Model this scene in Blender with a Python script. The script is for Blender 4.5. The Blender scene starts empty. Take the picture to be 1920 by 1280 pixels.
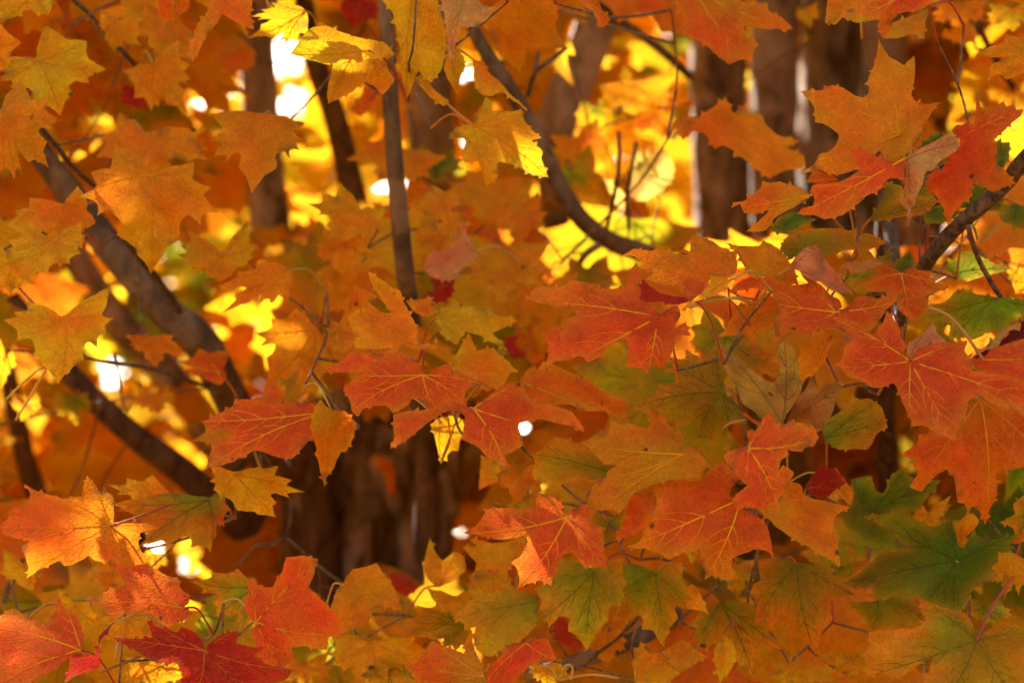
import bpy, math, random
import numpy as np
from mathutils import Vector, Matrix, noise
from mathutils.geometry import delaunay_2d_cdt

# ------------------------------------------------------------------ camera, sky, sun, exposure
sc = bpy.context.scene
FPX, W, H = 4533.0, 1920.0, 1280.0          # focal length in photo pixels (85 mm on a 36 mm sensor)
PITCH = math.radians(12.0)
CAMZ = 1.6
cam = bpy.data.cameras.new('camera')
cam.sensor_width = 36.0
cam.lens = 85.0
cam.clip_start = 0.05
cam.clip_end = 3000.0
cam.dof.use_dof = True
cam.dof.focus_distance = 1.62
cam.dof.aperture_fstop = 7.0
cam.dof.aperture_blades = 0
camo = bpy.data.objects.new('camera', cam)
sc.collection.objects.link(camo)
camo.location = (0, 0, CAMZ)
camo.rotation_euler = (math.pi / 2 + PITCH, 0, 0)
sc.camera = camo

SUN_DIR = Vector((-0.385, 0.77, 0.51)).normalized()      # towards the sun: behind the trees, high on the left
sun_el = math.asin(SUN_DIR.z)
sun_az = math.atan2(SUN_DIR.x, SUN_DIR.y)
world = bpy.data.worlds.new('World')
sc.world = world
world.use_nodes = True
wn = world.node_tree
bg = wn.nodes['Background']
sky = wn.nodes.new('ShaderNodeTexSky')
sky.sky_type = 'NISHITA'
sky.sun_disc = False
sky.sun_elevation = sun_el
sky.sun_rotation = sun_az
sky.dust_density = 4.0
sky.ozone_density = 0.4
wn.links.new(sky.outputs['Color'], bg.inputs['Color'])
bg.inputs['Strength'].default_value = 0.12
sl = bpy.data.lights.new('sun', 'SUN')
sl.energy = 5.0
sl.angle = math.radians(0.53)
sl.color = (1.0, 0.94, 0.84)
slo = bpy.data.objects.new('sun', sl)
sc.collection.objects.link(slo)
slo.location = (-6, 7, 9)
slo.rotation_euler = SUN_DIR.to_track_quat('Z', 'Y').to_euler()
sc.view_settings.view_transform = 'Standard'
sc.view_settings.look = 'None'
sc.view_settings.gamma = 1.0
sc.view_settings.exposure = 2.12
sc.cycles.max_bounces = 5
sc.cycles.diffuse_bounces = 4
sc.cycles.transmission_bounces = 4
sc.cycles.glossy_bounces = 1
sc.cycles.use_adaptive_sampling = True
sc.cycles.adaptive_threshold = 0.035
sc.cycles.adaptive_min_samples = 16
sc.cycles.caustics_reflective = False
sc.cycles.caustics_refractive = False

# ------------------------------------------------------------------ pixel -> world
CF = Vector((0, math.cos(PITCH), math.sin(PITCH)))      # forward
CR = Vector((1, 0, 0))
CU = Vector((0, -math.sin(PITCH), math.cos(PITCH)))
CL = Vector((0, 0, CAMZ))
def ray(x, y):
    return CF + CR * ((x - W / 2) / FPX) + CU * ((H / 2 - y) / FPX)
def at(x, y, d):
    return CL + ray(x, y) * d
def to_px(p):
    v = Vector(p) - CL
    d = v.dot(CF)
    if d < 0.05:
        return None
    return (W / 2 + v.dot(CR) / d * FPX, H / 2 - v.dot(CU) / d * FPX, d)

TILE = {'a': (0, 0, 3), 'b': (640, 0, 3), 'c': (1280, 0, 3), 'd': (0, 427, 3), 'e': (640, 427, 3), 'f': (1280, 427, 3),
        'g': (0, 854, 3), 'h': (640, 854, 3), 'i': (1280, 854, 3), 'j': (1080, 740, 3.5556), 'k': (1340, 440, 3.3086),
        'l': (1360, 60, 3.4286), 'm': (600, 520, 3.2), 'n': (960, 440, 4), 'p': (0, 0, 1)}
def pts(t, s):
    ox, oy, k = TILE[t]
    return [(ox + float(q.split(',')[0]) / k, oy + float(q.split(',')[1]) / k) for q in s.split()]

# ------------------------------------------------------------------ helpers
col = sc.collection
def link(o):
    col.objects.link(o)
    return o
def tag(o, label=None, cat=None, group=None, kind=None):
    if label: o['label'] = label
    if cat: o['category'] = cat
    if group: o['group'] = group
    if kind: o['kind'] = kind
    return o
def child(o, parent):
    o.parent = parent
    return o
ROOTLOC = {}
def under(o, root):                                       # parent to a tree root, keeping world placement
    o.parent = root
    o.matrix_parent_inverse = Matrix.Translation(-ROOTLOC[root.name])
    return o
def node(nt, t, **kw):
    n = nt.nodes.new(t)
    for k, v in kw.items():
        setattr(n, k, v)
    return n

# ------------------------------------------------------------------ materials
def leaf_material():
    m = bpy.data.materials.new('leaf_blade')
    m.use_nodes = True
    nt = m.node_tree
    nt.nodes.clear()
    out = node(nt, 'ShaderNodeOutputMaterial')
    at_ = node(nt, 'ShaderNodeAttribute', attribute_name='Col')
    tc = node(nt, 'ShaderNodeTexCoord')
    oi = node(nt, 'ShaderNodeObjectInfo')
    # per-leaf offset of the texture
    off = node(nt, 'ShaderNodeVectorMath', operation='MULTIPLY_ADD')
    off.inputs[1].default_value = (1, 1, 1)
    cmb = node(nt, 'ShaderNodeCombineXYZ')
    mu = node(nt, 'ShaderNodeMath', operation='MULTIPLY')
    mu.inputs[1].default_value = 37.0
    nt.links.new(oi.outputs['Random'], mu.inputs[0])
    for k in range(3): nt.links.new(mu.outputs[0], cmb.inputs[k])
    nt.links.new(tc.outputs['Object'], off.inputs[0])
    nt.links.new(cmb.outputs[0], off.inputs[2])
    # broad mottling
    n1 = node(nt, 'ShaderNodeTexNoise')
    n1.inputs['Scale'].default_value = 55.0
    n1.inputs['Detail'].default_value = 5.0
    n1.inputs['Roughness'].default_value = 0.62
    nt.links.new(off.outputs[0], n1.inputs['Vector'])
    r1 = node(nt, 'ShaderNodeMapRange')
    r1.inputs['From Min'].default_value = 0.3
    r1.inputs['From Max'].default_value = 0.7
    r1.inputs['To Min'].default_value = 0.88
    r1.inputs['To Max'].default_value = 1.12
    nt.links.new(n1.outputs['Fac'], r1.inputs['Value'])
    # fine net of small veins
    vo = node(nt, 'ShaderNodeTexVoronoi', feature='DISTANCE_TO_EDGE')
    vo.inputs['Scale'].default_value = 330.0
    dist = node(nt, 'ShaderNodeTexNoise')
    dist.inputs['Scale'].default_value = 180.0
    nt.links.new(off.outputs[0], dist.inputs['Vector'])
    wob = node(nt, 'ShaderNodeVectorMath', operation='MULTIPLY_ADD')
    wob.inputs[1].default_value = (0.004, 0.004, 0.004)
    nt.links.new(dist.outputs['Color'], wob.inputs[0])
    nt.links.new(off.outputs[0], wob.inputs[2])
    nt.links.new(wob.outputs[0], vo.inputs['Vector'])
    r2 = node(nt, 'ShaderNodeMapRange')
    r2.inputs['From Min'].default_value = 0.0
    r2.inputs['From Max'].default_value = 0.12
    r2.inputs['To Min'].default_value = 1.16
    r2.inputs['To Max'].default_value = 0.96
    nt.links.new(vo.outputs['Distance'], r2.inputs['Value'])
    mm = node(nt, 'ShaderNodeMath', operation='MULTIPLY')
    nt.links.new(r1.outputs[0], mm.inputs[0]); nt.links.new(r2.outputs[0], mm.inputs[1])
    sc1 = node(nt, 'ShaderNodeVectorMath', operation='SCALE')
    nt.links.new(at_.outputs['Color'], sc1.inputs[0]); nt.links.new(mm.outputs[0], sc1.inputs['Scale'])
    # flecks of a yellower tone
    n3 = node(nt, 'ShaderNodeTexNoise')
    n3.inputs['Scale'].default_value = 260.0
    n3.inputs['Detail'].default_value = 3.0
    nt.links.new(off.outputs[0], n3.inputs['Vector'])
    r3 = node(nt, 'ShaderNodeMapRange')
    r3.inputs['From Min'].default_value = 0.46
    r3.inputs['From Max'].default_value = 0.68
    r3.inputs['To Max'].default_value = 0.5
    nt.links.new(n3.outputs['Fac'], r3.inputs['Value'])
    yl = node(nt, 'ShaderNodeVectorMath', operation='MULTIPLY')
    yl.inputs[1].default_value = (1.06, 1.5, 1.0)
    nt.links.new(sc1.outputs[0], yl.inputs[0])
    fl = node(nt, 'ShaderNodeMix', data_type='RGBA')
    nt.links.new(r3.outputs[0], fl.inputs['Factor']); nt.links.new(sc1.outputs[0], fl.inputs['A']); nt.links.new(yl.outputs[0], fl.inputs['B'])
    # small dark brown blemishes
    v2 = node(nt, 'ShaderNodeTexVoronoi')
    v2.inputs['Scale'].default_value = 62.0
    nt.links.new(wob.outputs[0], v2.inputs['Vector'])
    sepc = node(nt, 'ShaderNodeSeparateColor')
    nt.links.new(v2.outputs['Color'], sepc.inputs[0])
    thr = node(nt, 'ShaderNodeMapRange')
    thr.inputs['From Min'].default_value = 0.66
    thr.inputs['From Max'].default_value = 1.0
    thr.inputs['To Min'].default_value = 0.0
    thr.inputs['To Max'].default_value = 0.17
    nt.links.new(sepc.outputs[0], thr.inputs['Value'])
    sp = node(nt, 'ShaderNodeMath', operation='SUBTRACT')
    nt.links.new(thr.outputs[0], sp.inputs[0]); nt.links.new(v2.outputs['Distance'], sp.inputs[1])
    sp2 = node(nt, 'ShaderNodeMapRange')
    sp2.inputs['From Min'].default_value = -0.02
    sp2.inputs['From Max'].default_value = 0.05
    sp2.inputs['To Max'].default_value = 0.85
    nt.links.new(sp.outputs[0], sp2.inputs['Value'])
    mixb = node(nt, 'ShaderNodeMix', data_type='RGBA')
    mixb.inputs['B'].default_value = (0.045, 0.018, 0.008, 1)
    nt.links.new(sp2.outputs[0], mixb.inputs['Factor'])
    nt.links.new(fl.outputs['Result'], mixb.inputs['A'])
    colr = mixb.outputs['Result']
    # relief
    bump = node(nt, 'ShaderNodeBump')
    bump.inputs['Strength'].default_value = 0.6
    bump.inputs['Distance'].default_value = 0.0022
    add = node(nt, 'ShaderNodeMath', operation='MULTIPLY_ADD')
    add.inputs[1].default_value = 0.9
    nt.links.new(vo.outputs['Distance'], add.inputs[0]); nt.links.new(n1.outputs['Fac'], add.inputs[2])
    nt.links.new(add.outputs[0], bump.inputs['Height'])
    pb = node(nt, 'ShaderNodeBsdfPrincipled')
    pb.inputs['Roughness'].default_value = 0.48
    pb.inputs['Specular IOR Level'].default_value = 0.13
    nt.links.new(colr, pb.inputs['Base Color']); nt.links.new(bump.outputs[0], pb.inputs['Normal'])
    tr = node(nt, 'ShaderNodeBsdfTranslucent')
    gm = node(nt, 'ShaderNodeGamma')
    gm.inputs['Gamma'].default_value = 0.78
    nt.links.new(colr, gm.inputs['Color'])
    nt.links.new(gm.outputs[0], tr.inputs['Color']); nt.links.new(bump.outputs[0], tr.inputs['Normal'])
    mx = node(nt, 'ShaderNodeMixShader')
    mx.inputs[0].default_value = 0.52
    nt.links.new(pb.outputs[0], mx.inputs[1]); nt.links.new(tr.outputs[0], mx.inputs[2])
    nt.links.new(mx.outputs[0], out.inputs['Surface'])
    return m

def bark_material(name, c0, c1, c2, scale, bumpd):
    m = bpy.data.materials.new(name)
    m.use_nodes = True
    nt = m.node_tree
    pb = nt.nodes['Principled BSDF']
    pb.inputs['Roughness'].default_value = 0.85
    pb.inputs['Specular IOR Level'].default_value = 0.15
    tc = node(nt, 'ShaderNodeTexCoord')
    mp = node(nt, 'ShaderNodeMapping')
    mp.inputs['Scale'].default_value = (1, 1, 0.35)
    nt.links.new(tc.outputs['Object'], mp.inputs['Vector'])
    n1 = node(nt, 'ShaderNodeTexNoise')
    n1.inputs['Scale'].default_value = scale
    n1.inputs['Detail'].default_value = 8
    n1.inputs['Roughness'].default_value = 0.65
    nt.links.new(mp.outputs[0], n1.inputs['Vector'])
    rp = node(nt, 'ShaderNodeValToRGB')
    e = rp.color_ramp.elements
    e[0].position, e[0].color = 0.38, (*c0, 1)
    e[1].position, e[1].color = 0.64, (*c2, 1)
    k = e.new(0.5); k.color = (*c1, 1)
    nt.links.new(n1.outputs['Fac'], rp.inputs['Fac'])
    # pale lichen patches
    n2 = node(nt, 'ShaderNodeTexNoise')
    n2.inputs['Scale'].default_value = scale * 0.5
    n2.inputs['Detail'].default_value = 4
    nt.links.new(tc.outputs['Object'], n2.inputs['Vector'])
    r2 = node(nt, 'ShaderNodeMapRange')
    r2.inputs['From Min'].default_value = 0.56
    r2.inputs['From Max'].default_value = 0.66
    r2.inputs['To Max'].default_value = 0.8
    nt.links.new(n2.outputs['Fac'], r2.inputs['Value'])
    mix = node(nt, 'ShaderNodeMix', data_type='RGBA')
    mix.inputs['B'].default_value = (c2[0] * 1.25, c2[1] * 1.22, c2[2] * 1.2, 1)
    nt.links.new(r2.outputs[0], mix.inputs['Factor']); nt.links.new(rp.outputs['Color'], mix.inputs['A'])
    nt.links.new(mix.outputs['Result'], pb.inputs['Base Color'])
    bp = node(nt, 'ShaderNodeBump')
    bp.inputs['Strength'].default_value = 0.8
    bp.inputs['Distance'].default_value = bumpd
    nt.links.new(n1.outputs['Fac'], bp.inputs['Height'])
    nt.links.new(bp.outputs[0], pb.inputs['Normal'])
    return m

def plain_attr_material(name, rough):
    m = bpy.data.materials.new(name)
    m.use_nodes = True
    nt = m.node_tree
    pb = nt.nodes['Principled BSDF']
    pb.inputs['Roughness'].default_value = rough
    pb.inputs['Specular IOR Level'].default_value = 0.08
    a = node(nt, 'ShaderNodeAttribute', attribute_name='Col')
    nz = node(nt, 'ShaderNodeTexNoise')
    nz.inputs['Scale'].default_value = 300
    r = node(nt, 'ShaderNodeMapRange')
    r.inputs['To Min'].default_value = 0.75
    r.inputs['To Max'].default_value = 1.25
    nt.links.new(nz.outputs['Fac'], r.inputs['Value'])
    s = node(nt, 'ShaderNodeVectorMath', operation='SCALE')
    nt.links.new(a.outputs['Color'], s.inputs[0]); nt.links.new(r.outputs[0], s.inputs['Scale'])
    nt.links.new(s.outputs[0], pb.inputs['Base Color'])
    return m

M_LEAF = leaf_material()
M_VEIN = plain_attr_material('leaf_vein', 0.5)
M_BARK = bark_material('smooth_bark', (0.075, 0.036, 0.014), (0.125, 0.064, 0.027), (0.19, 0.105, 0.048), 60, 0.002)
M_ROUGH = bark_material('rough_bark', (0.10, 0.064, 0.038), (0.29, 0.205, 0.130), (0.48, 0.37, 0.26), 30, 0.010)
M_TWIG = bark_material('twig_bark', (0.050, 0.024, 0.011), (0.095, 0.047, 0.021), (0.16, 0.085, 0.040), 200, 0.0006)
M_SHOOT = bark_material('shoot_bark', (0.10, 0.045, 0.016), (0.17, 0.080, 0.030), (0.25, 0.13, 0.05), 240, 0.0004)
def foliage_material():
    m = bpy.data.materials.new('foliage_leaf')
    m.use_nodes = True
    nt = m.node_tree
    nt.nodes.clear()
    out = node(nt, 'ShaderNodeOutputMaterial')
    a = node(nt, 'ShaderNodeAttribute', attribute_name='Col')
    d = node(nt, 'ShaderNodeBsdfDiffuse'); t = node(nt, 'ShaderNodeBsdfTranslucent')
    g = node(nt, 'ShaderNodeGamma'); g.inputs['Gamma'].default_value = 0.66
    x = node(nt, 'ShaderNodeMixShader'); x.inputs[0].default_value = 0.52
    nt.links.new(a.outputs['Color'], d.inputs['Color']); nt.links.new(a.outputs['Color'], g.inputs['Color'])
    nt.links.new(g.outputs[0], t.inputs['Color'])
    nt.links.new(d.outputs[0], x.inputs[1]); nt.links.new(t.outputs[0], x.inputs[2]); nt.links.new(x.outputs[0], out.inputs['Surface'])
    return m
M_FOLIAGE = foliage_material()

def ground_material():
    m = bpy.data.materials.new('ground_grass')
    m.use_nodes = True
    nt = m.node_tree
    pb = nt.nodes['Principled BSDF']
    pb.inputs['Roughness'].default_value = 0.95
    tc = node(nt, 'ShaderNodeTexCoord')
    n1 = node(nt, 'ShaderNodeTexNoise')
    n1.inputs['Scale'].default_value = 3.0
    n1.inputs['Detail'].default_value = 9
    nt.links.new(tc.outputs['Object'], n1.inputs['Vector'])
    rp = node(nt, 'ShaderNodeValToRGB')
    e = rp.color_ramp.elements
    e[0].position, e[0].color = 0.35, (0.12, 0.10, 0.025, 1)
    e[1].position, e[1].color = 0.68, (0.42, 0.20, 0.035, 1)
    k = e.new(0.5); k.color = (0.26, 0.15, 0.04, 1)
    nt.links.new(n1.outputs['Fac'], rp.inputs['Fac'])
    nt.links.new(rp.outputs['Color'], pb.inputs['Base Color'])
    return m

# ------------------------------------------------------------------ leaf colours: (edge, middle, hub, vein)
PAL = {
 'O':  ((0.76, 0.225, 0.0020), (0.75, 0.190, 0.0020), (0.72, 0.175, 0.0025), (0.64, 0.20, 0.004)),
 'A':  ((0.78, 0.310, 0.0020), (0.77, 0.280, 0.0020), (0.73, 0.245, 0.0025), (0.64, 0.21, 0.004)),
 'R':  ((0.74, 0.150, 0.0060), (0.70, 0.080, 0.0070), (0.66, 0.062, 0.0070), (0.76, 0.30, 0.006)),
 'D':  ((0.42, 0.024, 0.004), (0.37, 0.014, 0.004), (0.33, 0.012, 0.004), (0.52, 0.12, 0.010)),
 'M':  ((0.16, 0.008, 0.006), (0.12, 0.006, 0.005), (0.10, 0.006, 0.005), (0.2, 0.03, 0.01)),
 'OG': ((0.72, 0.235, 0.0020), (0.60, 0.235, 0.0020), (0.24, 0.195, 0.0020), (0.19, 0.16, 0.003)),
 'OR': ((0.75, 0.185, 0.0030), (0.72, 0.120, 0.0040), (0.56, 0.155, 0.0030), (0.70, 0.28, 0.006)),
 'YG': ((0.64, 0.265, 0.0020), (0.46, 0.255, 0.0020), (0.22, 0.20, 0.0020), (0.17, 0.15, 0.003)),
 'G':  ((0.34, 0.215, 0.0020), (0.15, 0.150, 0.0020), (0.075, 0.105, 0.0020), (0.065, 0.085, 0.003)),
 'P':  ((0.66, 0.25, 0.070), (0.64, 0.23, 0.065), (0.60, 0.21, 0.06), (0.42, 0.14, 0.035)),
 'Y':  ((0.86, 0.52, 0.06), (0.86, 0.56, 0.09), (0.84, 0.50, 0.06), (0.70, 0.36, 0.05)),  # amber leaf paled: the glare of the sun is painted into this colour
 'B':  ((0.50, 0.23, 0.035), (0.50, 0.20, 0.022), (0.34, 0.12, 0.014), (0.24, 0.09, 0.015)),
}

# ------------------------------------------------------------------ leaf builder
HALF = [(0, 1), (.055, .90), (.13, .84), (.15, .79), (.35, .735), (.33, .66), (.325, .59), (.36, .54), (.45, .515), (.53, .545),
        (.64, .64), (.66, .53), (.76, .505), (.96, .51), (.80, .37), (.73, .285), (.82, .205), (.71, .15), (.58, .085),
        (.58, .01), (.60, -.135), (.43, -.125), (.29, -.14), (.15, -.105), (.05, -.06)]
def template_polar(rng):
    """canonical leaf outline: list of (angle from the mid lobe, radius)"""
    res = []
    for side in (1, -1):
        h = []
        for k, (x, y) in enumerate(HALF):
            j = 0.018 if k else 0.0
            x2, y2 = x + rng.uniform(-j, j), y + rng.uniform(-j, j)
            h.append((side * math.atan2(x2, y2), math.hypot(x2, y2)))
        res.append(h)
    right, left = res
    return left[:0:-1] + right          # from the base on the left over the tip to the base on the right
LOBE_A = [math.atan2(.60, -.135), math.atan2(.96, .51), 0.0]
LOBE_R = [math.hypot(.60, .135), math.hypot(.96, .51), 1.0]

def warp_outline(hub, tips, rng):
    """five lobe tips in pixels (base, side, mid, side, base) -> outline in pixels"""
    ang, rad = [], []
    mx, my = tips[2][0] - hub[0], tips[2][1] - hub[1]
    a0 = math.atan2(my, mx)
    for t in tips:
        d = (math.atan2(t[1] - hub[1], t[0] - hub[0]) - a0 + math.pi) % (2 * math.pi) - math.pi
        ang.append(d); rad.append(math.hypot(t[0] - hub[0], t[1] - hub[1]))
    if ang[1] > ang[3]:
        ang, rad = ang[::-1], rad[::-1]
    if ang[0] > ang[1]: ang[0] -= 2 * math.pi
    if ang[4] < ang[3]: ang[4] += 2 * math.pi
    ta = [-LOBE_A[0], -LOBE_A[1], 0, LOBE_A[1], LOBE_A[0]]
    tr = [LOBE_R[0], LOBE_R[1], 1, LOBE_R[1], LOBE_R[0]]
    lo, hi = max(ang[0] - 0.8, ang[4] - 2 * math.pi + .05), min(ang[4] + 0.8, ang[0] + 2 * math.pi - .05)
    xa = [-math.pi] + ta + [math.pi]
    ya = [lo] + ang + [hi]
    sc_ = [rad[k] / tr[k] for k in range(5)]
    ys = [sc_[0]] + sc_ + [sc_[4]]
    out = []
    for a, r in template_polar(rng):
        A = np.interp(a, xa, ya); S = np.interp(a, xa, ys)
        out.append((hub[0] + math.cos(a0 + A) * r * S, hub[1] + math.sin(a0 + A) * r * S))
    return out

def teeth(poly, rng):
    """small uneven teeth on the long plain stretches of a margin"""
    P = [Vector(p) for p in poly]; out = []
    area = sum(P[k - 1].x * P[k].y - P[k].x * P[k - 1].y for k in range(len(P)))
    sg = 1 if area > 0 else -1
    for k in range(len(P)):
        a, b = P[k], P[(k + 1) % len(P)]
        out.append((a.x, a.y))
        L_ = (b - a).length
        if L_ > 20 and rng.random() < .55:
            d = (b - a) / L_; nrm = Vector((d.y, -d.x)) * sg
            t = rng.uniform(.35, .65); h = rng.uniform(.12, .26) * min(L_, 34)
            for q in (a + d * L_ * (t - .16), a + d * L_ * (t + rng.uniform(-.04, .08)) + nrm * h, a + d * L_ * (t + .13) - nrm * h * .15):
                out.append((q.x, q.y))
    return out

def refine(poly, step, rng, jit=0.05):
    """finer outline: soft where it is smooth, sharp at the teeth, slightly uneven"""
    n = len(poly); out = []
    P = [Vector(p) for p in poly]
    sharp = []
    for k in range(n):
        a, b = P[k] - P[k - 1], P[(k + 1) % n] - P[k]
        sharp.append(a.length < 1e-9 or b.length < 1e-9 or a.angle(b) > 1.0)
    for k in range(n):
        p0, p1, p2, p3 = P[k - 1], P[k], P[(k + 1) % n], P[(k + 2) % n]
        L = (p2 - p1).length
        if L < 1e-9: continue
        m = max(1, int(round(L / step)))
        t1 = (p2 - p1) if sharp[k] else (p2 - p0) * 0.5
        t2 = (p2 - p1) if sharp[(k + 1) % n] else (p3 - p1) * 0.5
        nrm = Vector((-(p2 - p1).y, (p2 - p1).x)).normalized()
        for j in range(m):
            t = j / m
            h = (2*t**3-3*t*t+1)*p1 + (t**3-2*t*t+t)*t1 + (-2*t**3+3*t*t)*p2 + (t**3-t*t)*t2
            if j: h = h + nrm * rng.gauss(0, jit) * step
            out.append((h.x, h.y))
    return out

def inside(poly, X, Y):
    px, py = poly[:, 0], poly[:, 1]
    qx, qy = np.roll(px, -1), np.roll(py, -1)
    X, Y = np.asarray(X)[:, None], np.asarray(Y)[:, None]
    c = ((py > Y) != (qy > Y)) & (X < (qx - px) * (Y - py) / (qy - py + 1e-12) + px)
    return (c.sum(1) % 2) == 1

def build_leaf_mesh(name, poly, pal, seed, spacing=0.005, veins=True, curl=1.0, gmix=0.0, dead=False):
    """poly: outline in metres in the leaf's own plane, its stalk end at the origin"""
    rng = random.Random(seed)
    P = np.array(poly, float)
    R = np.hypot(P[:, 0], P[:, 1]).max()
    n = len(P)
    # lobe tips -> main veins
    r = np.hypot(P[:, 0], P[:, 1]); a = np.arctan2(P[:, 1], P[:, 0])
    order = np.argsort(-r); mains = []
    for k in order:
        if r[k] < 0.38 * R or len(mains) >= 6: break
        if all(abs((a[k] - a[q] + math.pi) % (2 * math.pi) - math.pi) > 0.42 for q in mains):
            lo = [(k + s) % n for s in range(-4, 5)]
            if r[k] >= r[lo].max() - 1e-9:
                mains.append(k)
    # the inner points
    gx = np.arange(P[:, 0].min(), P[:, 0].max(), spacing)
    gy = np.arange(P[:, 1].min(), P[:, 1].max(), spacing)
    GX, GY = np.meshgrid(gx, gy); GX, GY = GX.ravel(), GY.ravel()
    nr = np.random.RandomState(seed)
    GX = GX + nr.uniform(-.3, .3, GX.size) * spacing; GY = GY + nr.uniform(-.3, .3, GY.size) * spacing
    ok = inside(P, GX, GY)
    GX, GY = GX[ok], GY[ok]
    if GX.size:
        d2 = ((GX[:, None] - P[None, :, 0]) ** 2 + (GY[:, None] - P[None, :, 1]) ** 2).min(1)
        GX, GY = GX[d2 > (0.4 * spacing) ** 2], GY[d2 > (0.4 * spacing) ** 2]
    vs = [Vector(p) for p in P] + [Vector((x, y)) for x, y in zip(GX, GY)]
    cv, ce, cf, *_ = delaunay_2d_cdt(vs, [], [list(range(n))], 1, 1e-7)
    V = np.array([(v.x, v.y) for v in cv])
    # the shape of the blade
    k1 = rng.uniform(0.10, 0.32) * curl
    k2 = rng.uniform(0.05, 0.16) * curl
    wa = rng.uniform(0.02, 0.05) * curl
    ph = [rng.uniform(0, 6.3) for _ in range(6)]
    roll = rng.uniform(-0.25, 0.25) * curl
    rd = rng.uniform(0, 6.3)
    angs = np.array([a[k] for k in mains]) if mains else np.array([0.0])
    def zf(x, y):
        x = np.asarray(x, float); y = np.asarray(y, float)
        rr = np.hypot(x, y) / R; aa = np.arctan2(y, x)
        da = np.abs((aa[..., None] - angs + math.pi) % (2 * math.pi) - math.pi).min(-1)
        z = -k1 * rr ** 2 + k2 * rr * np.sin(np.minimum(da, 0.9)) * 1.4
        z += wa * np.sin(x / R * 5 + ph[0]) * np.sin(y / R * 5 + ph[1]) + wa * .5 * np.sin(x / R * 11 + ph[2]) * np.sin(y / R * 10 + ph[3])
        z += .010 * curl * np.sin(rr * 26 + 5 * np.sin(aa * 4 + ph[4])) * np.clip(da * 3, 0, 1)
        s = (x * math.cos(rd) + y * math.sin(rd)) / R
        z += roll * s * s
        if dead:
            z += 0.16 * np.sin(x / R * 4.5 + ph[4]) + 0.10 * np.sin((x + y) / R * 8 + ph[5])
        return z * R
    Z = zf(V[:, 0], V[:, 1])
    verts = [(x, y, z) for (x, y), z in zip(V, Z)]
    faces = [tuple(f) for f in cf]
    fm = [0] * len(faces)
    # colour
    e, m_, hc, vc = [np.array(c) for c in PAL[pal]]
    tint = np.array([rng.uniform(.92, 1.06), rng.uniform(.82, 1.18), rng.uniform(.8, 1.2)])
    rr = np.hypot(V[:, 0], V[:, 1]) / R
    dE = np.sqrt(((V[:, None, 0] - P[None, :, 0]) ** 2 + (V[:, None, 1] - P[None, :, 1]) ** 2).min(1)) / R
    # nearness to a main vein
    dv = np.full(len(V), 9.0)
    for k in mains:
        ux, uy = math.cos(a[k]), math.sin(a[k])
        t = np.clip(V[:, 0] * ux + V[:, 1] * uy, 0, r[k])
        dv = np.minimum(dv, np.hypot(V[:, 0] - t * ux, V[:, 1] - t * uy) / R)
    off = Vector((rng.uniform(0, 90), rng.uniform(0, 90), rng.uniform(0, 90)))
    nz = np.array([noise.noise(Vector((x / R * 2.2, y / R * 2.2, 0)) + off) for x, y in V])
    nz2 = np.array([noise.noise(Vector((x / R * 6, y / R * 6, 4)) + off) for x, y in V])
    wE = np.clip(1.0 - dE / (0.10 + 0.08 * nz), 0, 1)[:, None]
    cen = np.clip(1.15 - rr * 1.55 - dv * 2.2 + nz * 0.55 + nz2 * .25 + gmix, 0, 1)[:, None]
    C = m_[None, :] * (1 - wE) + e[None, :] * wE
    C = C * (1 - cen) + hc[None, :] * cen
    C = C * tint[None, :] * (1 + 0.22 * nz2[:, None])
    g = (1 + np.array([-0.08, 0.50, 0.2])[None, :] * nz[:, None])
    C = np.clip(C * g, 0.003, 0.9)
    if dead: C = np.clip(C * (1 + .55 * nz2 + .25 * nz)[:, None], .02, .9)
    burn = (np.clip(1 - dE / 0.010, 0, 1) * np.clip((nz2 + nz * .5 - .30) * 5, 0, 1))[:, None]
    C = C * (1 - burn * .7) + np.array([.14, .06, .02])[None, :] * burn * .7
    cols = [tuple(c) + (1.0,) for c in C]
    # veins: slim ridges that stand a little proud of both faces
    if veins:
        vcol = tuple(np.clip(vc * tint, 0, 1)) + (1.0,)
        def ridge(path, w0, w1):
            path = np.array(path); L = len(path)
            if L < 2: return
            tg = np.gradient(path, axis=0)
            nn = np.stack([-tg[:, 1], tg[:, 0]], 1); nn /= (np.linalg.norm(nn, axis=1)[:, None] + 1e-12)
            base = len(verts)
            for k in range(L):
                w = w0 + (w1 - w0) * k / (L - 1)
                x, y = path[k]; z = float(zf(np.array([x]), np.array([y]))[0])
                for dx, dz in ((-w, 0), (0, .55 * w + .00022), (w, 0), (0, -.55 * w - .00022)):
                    verts.append((x + nn[k, 0] * dx, y + nn[k, 1] * dx, z + dz)); cols.append(vcol)
            for k in range(L - 1):
                for s in range(4):
                    b = base + 4 * k
                    faces.append((b + s, b + (s + 1) % 4, b + 4 + (s + 1) % 4, b + 4 + s)); fm.append(1)
        for mi, k in enumerate(mains):
            bend = rng.uniform(-.06, .06)
            ux, uy = math.cos(a[k]), math.sin(a[k])
            ts = np.linspace(0.0, 0.97, 12)
            path = [(ux * t * r[k] - uy * bend * r[k] * math.sin(t * math.pi), uy * t * r[k] + ux * bend * r[k] * math.sin(t * math.pi)) for t in ts]
            path = np.array(path)
            wi = 0.00088 * (r[k] / 0.09) ** .5
            ins = inside(P, path[1:, 0], path[1:, 1])
            cut = 1 + (int(np.argmin(ins)) if not ins.all() else len(ins))
            path = path[:cut]
            ridge(path, wi, wi * .35)
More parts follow.
